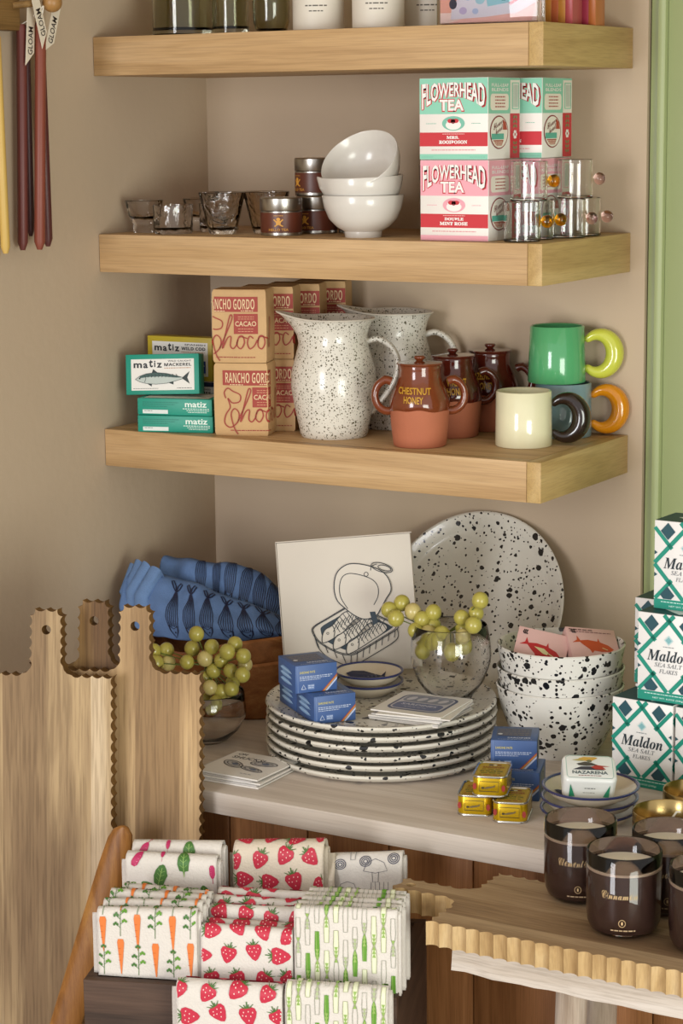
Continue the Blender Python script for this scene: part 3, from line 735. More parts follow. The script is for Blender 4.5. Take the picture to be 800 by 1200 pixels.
def chocolate_bags():
    w, d, h = .0720, .046, .0960; z = S3
    KRAFT = plain('kraft_paper', '#C7A272', .7, bump=.3, bscale=120, vary=.10, vscale=60)
    rust = '#9C3526'; cream = '#DDC095'
    def P(x, y, e):
        """front with its middle crease, wrapping round the right edge"""
        if x <= w:
            if x < 0: return (-w/2-e-.0008, -d/2-x, y)
            return (x-w/2, -d/2-e-.0006-.0035*max(0, 1-abs(x-w*.5)/(w*.5)), y)
        return (w/2+e+.0009, -d/2+(x-w), y)
    def bag(lab, loc, yaw, shift, top, side=True):
        t = thing('chocolate_bag', lab, 'bag', loc, yaw=yaw, group='kraft paper bags of chocolate')
        m = MB(); n = 8
        pts = [(-w/2+w*i/n, -d/2-.0035*max(0, 1-abs(i/n-.5)*2)) for i in range(n+1)]+[(w/2, d/2), (-w/2, d/2)]
        k = len(pts); vs = []
        for zz, gr in ((.0003, -.0012), (.004, 0), (h*.5, .0006), (h-.004, 0), (h, -.0015)):
            for (x, y) in pts: vs.append((x*(1+gr/w*2), y*(1+gr/d*2)+0*zz, zz))
        fs = [tuple(range(k))[::-1], tuple(range(4*k, 5*k))]
        for j in range(4):
            for i in range(k): fs.append((j*k+i, j*k+(i+1) % k, (j+1)*k+(i+1) % k, (j+1)*k+i))
        c = m.add(vs, fs).obj('bag_body', KRAFT, t, smooth=25)
        p = Pr(.0003); s = shift
        p.rect(s+.002, h*.70, s+.074, h*.905, rust); p.text(sans_b('RANCHO GORDO'), s+.006, h*.735, s+.070, h*.875, cream, 2, bold=-.01); p.lines(s+.012, s+.030, h*.705, .0011, cream, 2); p.lines(s+.052, s+.068, h*.71, .0011, cream, 2)
        p.rect(s+.042, h*.40, s+.074, h*.675, rust); p.text('CACAO', s+.044, h*.505, s+.072, h*.575, cream, 2, bold=.015)
        for y in (.63, .60, .465, .43): p.lines(s+.048, s+.069, h*y, .0009, '#C98E6A', 2)
        # the script word
        def st(pts, wd=.0016): p.stroke(cat(pts), wd, rust, 3)
        def cat(pts):
            out = []; Q = [Vector((a, b)) for a, b in pts]; Q = [Q[0]]+Q+[Q[-1]]
            for i in range(1, len(Q)-2):
                for q in range(6):
                    u = q/6; a, b, c_, d_ = Q[i-1], Q[i], Q[i+1], Q[i+2]
                    out.append(.5*((2*b)+(c_-a)*u+(2*a-5*b+4*c_-d_)*u*u+(3*b-a-3*c_+d_)*u**3))
            out.append(Q[-2]); return [(s+v.x, v.y*h) for v in out]
        st([(.006, .52), (.004, .60), (.009, .66), (.016, .62), (.026, .57), (.025, .48), (.015, .46), (.009, .52), (.012, .40), (.006, .30), (.004, .18), (.012, .12), (.022, .20), (.024, .32), (.018, .38), (.013, .30), (.017, .12), (.022, .03)])
        st([(.022, .20), (.034, .46), (.040, .62), (.038, .66), (.035, .58), (.030, .38), (.026, .20), (.033, .34), (.038, .36), (.037, .24), (.041, .20), (.046, .26)])
        st([(.046, .26), (.049, .36), (.054, .37), (.056, .28), (.051, .20), (.046, .26), (.050, .36), (.060, .34)])
        st([(.068, .34), (.063, .37), (.060, .28), (.063, .20), (.069, .24), (.073, .32)])
        st([(.073, .28), (.076, .37), (.081, .37), (.083, .28), (.079, .20), (.074, .24), (.076, .36), (.086, .34), (.092, .22), (.100, .52), (.097, .62), (.094, .4), (.096, .22)])
        p.lines(s+.012, s+.070, h*.075, .0011, rust, 2)
        lo, hi = -.0, w+d-.004
        # keep only what falls on the bag
        p.split(.005); p.t = [q for q in p.t if min(v[0] for v in q[0]) >= -.0004 and max(v[0] for v in q[0]) <= hi]
        p.obj('printed_front', c, P, .006)
        return t
    # two high, four deep along the wall
    spec = [(-.2120, .1960, 0, 0), (-.1560, .2030, 0, 0), (-.1000, .2100, 0, 0), (-.0440, .2170, 0, 0)]
    names = ['front', 'second', 'third', 'rearmost']
    for i, (y, x, sh_t, sh_b) in enumerate(spec):
        bag('kraft chocolate bag, %s column of the row, lower of its two' % names[i], (x, y, z), .33, .010 if i == 0 else -.002, False)
        bag('kraft chocolate bag, %s column of the row, upper of its two' % names[i], (x-.001, y, z+h+.0004), .34, -.0125 if i == 0 else -.002, True)
chocolate_bags()

def pitchers():
    ENM = speckle('speckled_enamel', '#DDD8CC', '#5A543E', [(300, .40, 1.0), (190, .26, 2.0), (520, .34, 1.2)], rough=.22, warp=.003, wscale=160)
    RIM = plain('enamel_rim', '#CFC8BA', .25, coat=.3, vary=.03)
    prof = [(0, .004), (.040, .004), (.0425, .0), (.0445, .003), (.0460, .012), (.0520, .040), (.0562, .066), (.0548, .088), (.0490, .108), (.0452, .122), (.0448, .132), (.0470, .142), (.0520, .152), (.0545, .1545),
            (.0535, .1555), (.0505, .1530), (.0458, .143), (.0435, .132), (.0438, .122), (.0476, .108), (.0534, .088), (.0548, .066), (.0506, .040), (.0446, .014), (.040, .008), (0, .0075)]
    def sp(v):
        if v.z < .118: return v
        k = (v.z-.118)/.0375; a = math.atan2(v.y, v.x); s = max(0, cos(a-pi))**5
        b = max(0, cos(a))**2
        return Vector((v.x*(1-.10*k*s*0)-.020*k*k*s, v.y*(1-.16*k*abs(cos(a))*(1 if cos(a) < 0 else .4)), v.z+.0095*k*k*s-.001*k*b))
    def pitcher(lab, x, y, yaw):
        t = thing('pitcher', lab, 'pitcher', (x, y, S3), yaw=yaw, group='white speckled enamel pitchers')
        MB().lathe(prof, 72, func=sp).obj('pitcher_body', ENM, t, smooth=60)
        pts = []
        P = [(.044, .124), (.058, .127), (.074, .118), (.0835, .100), (.0815, .078), (.070, .056), (.0535, .036), (.0495, .030)]
        for i in range(len(P)-1):
            a, b = P[max(i-1, 0)], P[i]; c, d = P[i+1], P[min(i+2, len(P)-1)]
            for q in range(5):
                u = q/5; pts.append(tuple(.5*(2*b[k]+(c[k]-a[k])*u+(2*a[k]-5*b[k]+4*c[k]-d[k])*u*u+(3*b[k]-a[k]-3*c[k]+d[k])*u**3) for k in (0, 1)))
        pts.append(P[-1])
        MB().tube([(a, 0, b) for a, b in pts], .0042, 12, flat=1.75).obj('handle', ENM, t, smooth=60)
        m = MB(); n = 72; ring = []
        for i in range(n+1):
            a = 2*pi*i/n; v = sp(Vector((.0542*cos(a), .0542*sin(a), .1550))); ring.append(v)
        m.tube(ring, .00125, 8, cap=False).obj('rolled_rim', RIM, t)
    pitcher('white speckled enamel pitcher in front, spout towards the chocolate bags', .3110, -.1760, .54)
    pitcher('white speckled enamel pitcher behind, beside the brown honey jars', .3370, -.0640, .50)
pitchers()

def honey_jars():
    CLAY = plain('terracotta', '#B0684A', .8, bump=.15, bscale=200, vary=.08, vscale=40)
    GLZ = plain('brown_glaze', '#74371D', .12, coat=.6, vary=.22, vscale=45)
    GLZ2 = plain('dark_brown_glaze', '#521C12', .12, coat=.6, vary=.2, vscale=45)
    def jar(lab, x, y, yaw, words, glz):
        t = thing('honey_jar', lab, 'jar', (x, y, S3), yaw=yaw, group='terracotta honey jars')
        body = [(0, .0), (.0315, .0), (.0335, .0015), (.0348, .012), (.0368, .030), (.0378, .046), (.0372, .050)]
        MB().lathe(body+[(.0340, .050), (.030, .030), (.029, .006), (0, .005)], 56).obj('clay_body', CLAY, t, smooth=50)
        gl = [(.0373, .0470), (.0385, .0490), (.0388, .0545), (.0376, .0620), (.0340, .0715), (.0295, .0800), (.0272, .0880), (.0268, .0985), (.0276, .1020), (.0268, .1035), (.0245, .1030), (.0240, .0885), (.0310, .0715), (.0350, .052), (.0350, .047)]
        def dip(v):
            a = math.atan2(v.y, v.x); k = max(0, 1-(v.z-.047)/.006)
            return Vector((v.x, v.y, v.z+k*(.0016*sin(3*a+.6)+.001*sin(7*a)))) if v.z < .053 else v
        MB().lathe(gl, 64, func=dip, close=True).obj('glazed_shoulder', glz, t, smooth=60, label='glossy brown glazed shoulder and neck')
        l = MB().lathe([(0, .1036), (.0285, .1036), (.0292, .1046), (.0285, .1062), (.015, .1078), (0, .1082)], 56).obj('lid', glz, t, smooth=50)
        MB().lathe([(0, .108), (.0045, .108), (.005, .1095), (.0072, .1115), (.0074, .1132), (.006, .1145), (0, .1148)], 28).obj('knob', glz, l, smooth=60)
        for s in (-1, 1):
            pts = []
            for i in range(17):
                a = math.radians(118-i*236/16) ; pts.append((s*(.0400+.0170*cos(a)+(.004 if i < 3 else 0)-(.002 if i > 14 else 0)), 0, .0645+.0200*sin(a)))
            MB().tube(pts, [.0050+.0008*abs(i-8)/8 for i in range(17)], 12, flat=1.15).obj('handle', glz, t, smooth=60)
        prof = [(.047, .0385), (.0545, .0388), (.062, .0376), (.0715, .0340), (.080, .0295), (.088, .0272), (.10, .0268)]
        def rad(zz):
            for (a, b), (c, d) in zip(prof, prof[1:]):
                if zz <= c: return b+(d-b)*max(0, (zz-a))/(c-a)
            return .0268
        p = Pr(.0005); yel = '#C8962B'
        for (txt, x0, y0, x1, y1, rot) in words: p.text(txt, x0, y0, x1, y1, yel, bold=.02, rot=rot)
        p.obj('painted_lettering', t, lambda X, Y, e: ((rad(Y)+e+.0003)*sin(X/rad(Y)), -(rad(Y)+e+.0003)*cos(X/rad(Y)), Y), .003)
    jar('terracotta honey jar in front, lettered CHESTNUT HONEY in yellow', .4535, -.2020, .52, [('CHESTNUT', -.030, .0690, .0135, .0775, -.02), ('HONEY', -.0215, .0575, .0035, .0665, -.03)], GLZ)
    jar('terracotta honey jar in the middle of the three, partly covered by the front jar', .4500, -.1060, .62, [('WALNUT', -.012, .0690, .014, .0780, .02), ('HONEY', -.012, .0575, .012, .0665, 0)], GLZ2)
    jar('terracotta honey jar farthest back, darkest, its right handle beside the mugs', .4660, -.0300, .30, [('HAZELNUT', -.020, .0700, .010, .0790, .05), ('HONEY', -.012, .0575, .012, .0665, 0)], GLZ2)
honey_jars()

def mugs():
    def mug(lab, loc, yaw, body, hand, hname, r0=.0362, r1=.0352, h=.0700):
        t = thing('mug', lab, 'mug', loc, yaw=yaw, group='mugs with fat crescent handles')
        MB().lathe([(0, .001), (r0-.004, .001), (r0-.003, 0), (r0-.0008, .0004), (r0, .002), (r1, h-.001), (r1-.0012, h), (r1-.0028, h-.0012), (r0-.0032, .006), (r0-.006, .004), (0, .004)], 56).obj('mug_body', plain(body[0], body[1], .12, coat=.5, vary=.03), t, smooth=50)
        pts = []; R = []
        for i in range(25):
            u = i/24; a = math.radians(128-u*256); pts.append((r0+.0155+.0215*cos(a), 0, h*.50+.0245*sin(a)))
            R.append(.0052+.0068*sin(pi*u)**1.1)
        m = MB(); m.tube(pts, R, 18)
        m.sphere(pts[0], .0052, 12, 8); m.sphere(pts[-1], .0052, 12, 8)
        m.obj('handle', plain(hand[0], hand[1], .12, coat=.6, vary=.05), t, smooth=60, label=hname+' crescent handle')
    z = S3; yw = .50
    mug('pale cream mug with black-brown handle, in front at the shelf corner', (.5705, -.1420, z), yw, ('cream_glaze', '#E6E1BE'), ('black_glaze', '#20130F'), 'black-brown')
    mug('grey-blue mug with orange handle, underneath the green mug', (.5790, -.0420, z), yw-.03, ('greyblue_glaze', '#7C97A0'), ('orange_glaze', '#D98A12'), 'orange', .0372, .0362)
    mug('green mug with lime yellow handle, on top of the grey-blue mug', (.5705, -.0445, z+.0704), yw-.02, ('green_glaze', '#57A870'), ('lime_glaze', '#C9CC4A'), 'lime yellow', .0378, .0352, .0735)
mugs()

# ------------------------------------------------------------------ on the worktop
RR, UU, TT = Vector((.859, .512, 0)), Vector((-.09, .15, .985)), Vector((.503, -.845, .18))
def axes_rot(xa, za):
    x = Vector(xa).normalized(); z = Vector(za); z = (z-x*z.dot(x)).normalized(); y = z.cross(x)
    m = Matrix((x, y, z)).transposed(); return m.to_euler()
SPLASH = speckle('splashed_enamel', '#D8D3C7', '#15161A', [(85, .44, 2.2), (190, .42, 1.8), (42, .22, 2.6)], rough=.25, warp=.005, wscale=110)
SPLASHB = speckle('splashed_enamel_bold', '#DCD9D2', '#14151A', [(95, .46, 1.8), (190, .46, 1.6), (60, .30, 3)], rough=.25, warp=.005, wscale=110)

def plates_and_platter():
    c = (.4816, -.3557); R = .1424; pit = .0119
    names = ['bottom', 'second from the bottom', 'third from the bottom', 'third from the top', 'second from the top', 'top']
    prof = [(0, .0004), (R-.030, .0004), (R-.012, .0016), (R-.003, .0050), (R, .0088), (R-.0012, .0114), (R-.0040, .0118), (R-.0065, .0100), (R-.012, .0074), (R-.030, .0068), (0, .0066)]
    first = None
    for i in range(6):
        lab = 'white dinner plate with black splashes, %s of the stack of six' % names[i]
        loc = (c[0]+[.001, -.0012, .0008, -.0006, .001, 0][i], c[1]+[0, .001, -.001, .0008, 0, 0][i], i*pit)
        if first is None:
            first = thing('dinner_plate', lab, 'plate', loc, group='splashed dinner plates in the stack')
            MB().lathe(prof, 96).obj('plate', SPLASH, first, smooth=50)
        else: copy_thing(first, lab, loc, yaw=i*1.1)
    # the big platter leaning on the wall
    R2 = .135; lean = math.radians(26)
    t = thing('round_platter', 'large round platter with black splashes, leaning on the back wall', 'platter', (.456, -.1265, .0012), rot=(pi/2-lean, 0, 0))
    pf = [(0, .0), (R2-.024, .0), (R2-.006, .010), (R2-.001, .0125), (R2, .0140), (R2-.0015, .0152), (R2-.004, .0148), (R2-.020, .0062), (R2-.026, .0042), (0, .004)]
    m = MB().lathe(pf, 96); m.v = [(x, y+R2, z-.0140) for x, y, z in m.v]
    m.obj('platter', SPLASH, t, smooth=50)
plates_and_platter()

def splashed_bowls():
    prof = [(0, .002), (.040, .002), (.042, 0), (.046, 0), (.049, .004), (.056, .016), (.066, .038), (.0735, .060), (.0780, .083), (.0786, .0855), (.0770, .0868), (.0752, .0845), (.0705, .060), (.0625, .038), (.052, .018), (.044, .009), (0, .008)]
    first = None
    for i, (lab, dz) in enumerate((('white mixing bowl with bold black splashes, bottom of three, showing most of its side', 0), ('white mixing bowl with bold black splashes, middle of the nest of three', .022), ('white mixing bowl with bold black splashes, top of three, holding the pink boxes', .0505))):
        loc = (.6712+.0006*i, -.2440-.0004*i, dz+.0002*i)
        if first is None:
            first = thing('mixing_bowl', lab, 'bowl', loc, group='splashed bowls in the nest')
            MB().lathe(prof, 80).obj('bowl', SPLASHB, first, smooth=50)
        else: copy_thing(first, lab, loc, yaw=1.3*i)
    # pink tinned fish cartons tilted in the top bowl
    w, d, h = .064, .052, .024
    PINK = plain('pink_card', '#DDB3AE', .5, vary=.02); SIDE = plain('pale_card', '#DCD3C6', .5)
    def pink(lab, loc, rot, ik, both):
        t = thing('pink_fish_box', lab, 'box', loc, rot=rot, group='pink fish boxes in the top bowl')
        m = MB(); m.box(-w/2, w/2, -d/2, d/2, 0, h, .0008)
        c = m.obj('carton', PINK, t); F = face_fns(w, d, h)
        p = Pr(); x, y, L_ = w*.50, d*.40, w*.86
        def T(pts): return [(x+a*L_, y+b*L_) for a, b in pts]
        p.poly(T([(-.5, .08), (-.38, .17), (-.36, .30), (-.30, .16), (-.12, .19), (.1, .16), (.13, .26), (.16, .14), (.34, .06), (.45, -.06), (.36, -.13), (.15, -.15), (-.02, -.13), (-.08, -.21), (-.12, -.10), (-.24, .02), (-.32, .11)]), ik, 1)
        if both: p.poly(T([(-.16, .09), (.06, .08), (.18, -.01), (.16, -.08), (.06, -.06)]), '#D9CF9A', 2)
        p.stroke(T([(.18, -.03), (.30, -.09)]), .0012, '#D9CF9A', 2)
        for k in range(3): p.stroke([(w*(.12+.03*k), d*.93), (w*(.10+.03*k), d*.85), (w*(.13+.03*k), d*.80)], .0014, '#2B2528', 2)
        if not both:
            p.lines(w*.06, w*.55, d*.90, .0017, '#6A4A48', 2); p.lines(w*.06, w*.90, d*.84, .0013, '#8A6360', 2)
        p.obj('fish_print', c, F['top'])
        p = Pr(); p.rect(.0008, .0008, d-.0008, h-.0008, '#CFC6B8')
        if both:
            p.rect(d*.45, h*.12, d*.85, h*.86, '#B7AEA2', 2)
            for k in range(9): p.rect(d*(.48+.038*k), h*.18, d*(.495+.038*k), h*.8, '#3A3430', 3)
        else: p.stroke([(d*.55, h*.3), (d*.62, h*.6), (d*.70, h*.45)], .0016, '#4A443E', 2)
        p.obj('side_print', c, F['right'])
    pink('pink fish box tilted left in the top splashed bowl, red fish printed on it', (.6455, -.2500, .1140), axes_rot(RR*.97-UU*.22+TT*.12, UU*.62+TT*.75), '#B8282C', True)
    pink('pink fish box behind the other in the top splashed bowl, orange fish printed on it', (.6950, -.2150, .1150), axes_rot(RR*.97-UU*.10+TT*-.22, UU*.70+TT*.66), '#C4502A', False)
splashed_bowls()

def salt_cartons():
    w, d, h = .0785, .055, .1040
    WH = plain('salt_card', '#E9E6E4', .5, vary=.015); G = '#118A76'; DK = '#1F4A56'
    def clip(a, b):
        (x0, y0), (x1, y1) = a, b; t0, t1 = 0, 1; e = .0006
        for p_, q_ in ((-(x1-x0), x0-e), (x1-x0, w-e-x0), (-(y1-y0), y0-.0125), (y1-y0, h-e-y0)):
            if abs(p_) < 1e-9:
                if q_ < 0: return None
            else:
                r = q_/p_
                if p_ < 0: t0 = max(t0, r)
                else: t1 = min(t1, r)
        return None if t0 >= t1 else ((x0+(x1-x0)*t0, y0+(y1-y0)*t0), (x0+(x1-x0)*t1, y0+(y1-y0)*t1))
    def carton(lab, loc, yaw):
        t = thing('salt_carton', lab, 'box', loc, yaw=yaw, group='green lattice salt cartons')
        c = MB().box(-w/2, w/2, -d/2, d/2, .0003, h, .0007).obj('carton', WH, t); F = face_fns(w, d, h)
        cx, cy, a, b = w/2, .0535, w*.5, .0430
        p = Pr()
        p.rect(.0006, .0006, w-.0006, .0120, G); p.lines(w*.12, w*.9, .0085, .0011, '#BFE0D8', 2); p.text('NET WT. 8.5OZ (240g)', w*.25, .0030, w*.75, .0055, '#BFE0D8', 2, bold=.02)
        k = 2.2
        for sx in (1, -1):
            for sy in (1, -1):
                # edge of the middle diamond run on past its corners
                s = clip((cx+sx*a*1.0+sx*a*.6, cy-sy*b*.6), (cx-sx*a*.6, cy+sy*b*1.6))
                if s: p.stroke(s, .0050, G, 2)
                # short laths from the carton's edge to the middle of each diamond side
                s = clip((cx+sx*a*1.02, cy+sy*b*.98-sy*.0), (cx+sx*a*.44, cy+sy*b*.44))
                s = clip((cx+sx*a*1.06, cy+sy*b*.02+sy*b*.0), (cx+sx*a*.46, cy+sy*b*.62)) if False else clip((cx+sx*a*1.05, cy+sy*b*1.10), (cx+sx*a*.45, cy+sy*b*.50))
        for sx in (1, -1):
            for sy in (1, -1):
                s = clip((cx+sx*a*1.6, cy+sy*b*1.5), (cx+sx*a*.46, cy+sy*b*.47))
        for sx in (1, -1):
            mx, my = cx+sx*a*.5, cy+b*.5
            s = clip((cx+sx*a*1.05, cy+b*1.05*1.0-b*1.1*.0), (mx, my))
        # small lozenges between the laths
        for (x, y, k_) in ((cx-a*.56, cy+b*.90, 1), (cx+a*.56, cy+b*.90, 1), (cx-a*.56, cy-b*.84, .7), (cx+a*.56, cy-b*.84, .7)):
            dx, dy = a*.235, b*.235
            lo = .0126
            pts = [(x, min(y+dy, h-.001)), (x-dx, y), (x, max(y-dy, lo)), (x+dx, y)]
            if y-dy < lo:
                f = (y-lo)/dy; pts = [(x, y+dy), (x-dx, y), (x-dx*(1-f), lo), (x+dx*(1-f), lo), (x+dx, y)]
            p.poly(pts, DK, 3)
        for sx in (1, -1):
            for sy in (1, -1):
                x, y = cx+sx*a*.5, cy+sy*b*.5
                q = clip((x-sx*a*.08, y-sy*b*.08), (cx+sx*a*1.1, cy+sy*b*1.1))
                # lath crossing at right angles: from the diamond's side outwards to the carton edge
                s = clip((x-sx*a*.07, y-sy*b*.07), (x+sx*a*.62, y+sy*b*.62))
                if s: p.stroke(s, .0046, G, 2)
            p.poly([(cx+sx*(a-.0006), cy+b*.36), (cx+sx*(a-.0045), cy+b*.30), (cx+sx*(a-.0006), cy+b*.24)], DK, 3)
            p.poly([(cx+sx*(a-.0006), cy-b*.36), (cx+sx*(a-.0045), cy-b*.30), (cx+sx*(a-.0006), cy-b*.24)], DK, 3)
        p.poly([(cx, cy+.0265), (cx-.0058, cy+.0205), (cx, cy+.0145), (cx+.0058, cy+.0205)], '#B9D3D4', 3); p.poly([(cx, cy+.0245), (cx-.0040, cy+.0205), (cx, cy+.0165), (cx+.0040, cy+.0205)], '#7FB2B8', 4)
        p.lines(cx-.007, cx+.007, cy+.0120, .0009, '#8A9094', 3)
        p.text(serif_it('Maldon'), cx-.0272, cy-.0050, cx+.0272, cy+.0085, '#1B2A33', 3, bold=0.0)
        p.text(serif_i('SEA SALT'), cx-.0175, cy-.0118, cx+.0175, cy-.0068, '#5A5F66', 3); p.text(serif_i('FLAKES'), cx-.0115, cy-.0190, cx+.0115, cy-.0142, '#5A5F66', 3)
        p.obj('front_print', c, F['front'])
        p = Pr(); p.rect(.0006, .0006, w-.0006, d-.0006, '#1D4A4E'); p.poly([(w*.22, d*.5), (w*.62, d*.10), (w*.99, d*.5), (w*.62, d*.9)], '#DDE6E6', 2)
        for k in range(6): p.stroke([(w*(.36+.1*k), d*.42), (w*(.40+.1*k), d*.62)], .0007, '#8AA0A4', 3)
        p.obj('top_print', c, F['top'])
        for f_ in ('left', 'right'):
            p = Pr(); p.rect(.0006, .0006, d-.0006, .0120, G)
            for (q0, q1) in (((0, .03), (d, .085)), ((0, .085), (d, .03)), ((0, .085), (d*.35, .103)), ((d, .085), (d*.65, .103)), ((0, .03), (d*.3, .0135)), ((d, .03), (d*.7, .0135))):
                p.stroke([(min(max(q[0], .002), d-.002), q[1]) for q in (q0, q1)], .0046, G, 2)
            p.obj('side_print', c, F[f_])
    y0 = -.10
    def put(lab, xl, yl, z, yaw=y0):
        ca, sa = cos(yaw), sin(yaw); carton(lab, (xl+w/2*ca-d/2*sa, yl+w/2*sa+d/2*ca, z), yaw)
    put('green lattice salt carton in the bottom row, left one, its Maldon name fully seen', .7800, -.3330, 0)
    put('green lattice salt carton in the bottom row, right one, cut by the picture edge', .8620, -.3420, 0)
    put('green lattice salt carton in the bottom row, hidden behind the left one', .7800, -.2660, 0)
    put('green lattice salt carton in the middle tier, in front, below the topmost one', .8095, -.3300, h+.0003, -.06)
    put('green lattice salt carton in the middle tier, standing back at the left', .7770, -.2630, h+.0003, -.06)
    put('green lattice salt carton on top of the whole pile', .8190, -.3080, 2*h+.0006, -.06)
salt_cartons()

def small_cartons():
    w, d, h = .053, .058, .034
    BLUE = plain('sardine_blue', '#3E5C92', .45, vary=.04)
    def carton(lab, loc, yaw):
        t = thing('sardine_carton', lab, 'box', loc, yaw=yaw, group='blue sardine cartons')
        c = MB().box(-w/2, w/2, -d/2, d/2, .0003, h, .0007).obj('carton', BLUE, t); F = face_fns(w, d, h)
        p = Pr(); li = '#B9C4DA'
        p.text('SARDINE PATE', w*.10, h*.70, w*.47, h*.78, '#C9BE6A', bold=.015); p.lines(w*.10, w*.88, h*.575, .0009, li); p.lines(w*.10, w*.84, h*.515, .0009, li); p.lines(w*.10, w*.60, h*.455, .0007, li)
        p.stroke([(w*.14, h*.14), (w*.19, h*.30), (w*.25, h*.14), (w*.14, h*.14)], .0010, li); p.rect(w*.29, h*.12, w*.45, h*.30, '#6E86B4', 1); p.lines(w*.30, w*.44, h*.24, .0010, li, 2); p.lines(w*.30, w*.44, h*.17, .0010, li, 2)
        p.rect(w*.05, .001, w*.065, h*.96, '#6A83B5')
        p.poly([(w*.63, .0006), (w*.70, .0006), (w*.995, h*.50), (w*.995, h*.60)], '#C88A3A', 1); p.poly([(w*.63, .0006), (w*.655, .0006), (w*.995, h*.56), (w*.995, h*.60)], '#A5413A', 2); p.poly([(w*.71, .0006), (w*.76, .0006), (w*.995, h*.40), (w*.995, h*.475)], '#B9C4DA', 1)
        p.obj('front_print', c, F['front'])
        p = Pr()
        for y in (.30, .52, .70):
            p.poly([(d*.12, h*(y-.02)), (d*.3, h*(y+.08)), (d*.6, h*(y+.05)), (d*.82, h*(y-.06)), (d*.6, h*(y-.10)), (d*.3, h*(y-.09))], '#7FA3CC'); p.stroke([(d*.2, h*y), (d*.75, h*(y-.02))], .0012, '#A9C4DF', 2)
        p.obj('side_print', c, F['left'])
        p = Pr(); p.rrect(d*.2, h*.1, d*.8, h*.9, .006, '#8C8F8A')
        p.ring(d*.5, h*.5, d*.2, h*.3, .0012, '#2E3B55', 2); p.obj('end_print', c, F['right'])
        p = Pr(); p.rect(w*.10, d*.30, w*.85, d*.85, '#56607A'); p.text('SARDINES', w*.35, d*.13, w*.85, d*.22, '#C9D2E4', 2, bold=.02)
        for k in range(4): p.lines(w*.16, w*.8, d*(.36+.12*k), .0016, '#8C7F7A', 2)
        p.lines(w*.15, w*.88, d*.05, .0010, li, 2); p.ell(w*.18, d*.42, .003, .003, '#D8DCE6', 3, 8)
        p.obj('top_print', c, F['top'])
    z = .0662+.0006; yw = .92
    carton('blue sardine carton on the plates, lower one in front', (.4620, -.4540, z), yw)
    carton('blue sardine carton on the plates, lower one at the back left', (.4150, -.4180, z), yw)
    carton('blue sardine carton on the plates, stacked on the other two', (.4370, -.4545, z+h+.0003), yw)
    carton('blue sardine carton on the worktop, upper one beside the yellow tins', (.6950, -.4165, h+.0003), .40)
    carton('blue sardine carton on the worktop, lower one beneath another', (.7040, -.4235, 0), .32)
small_cartons()

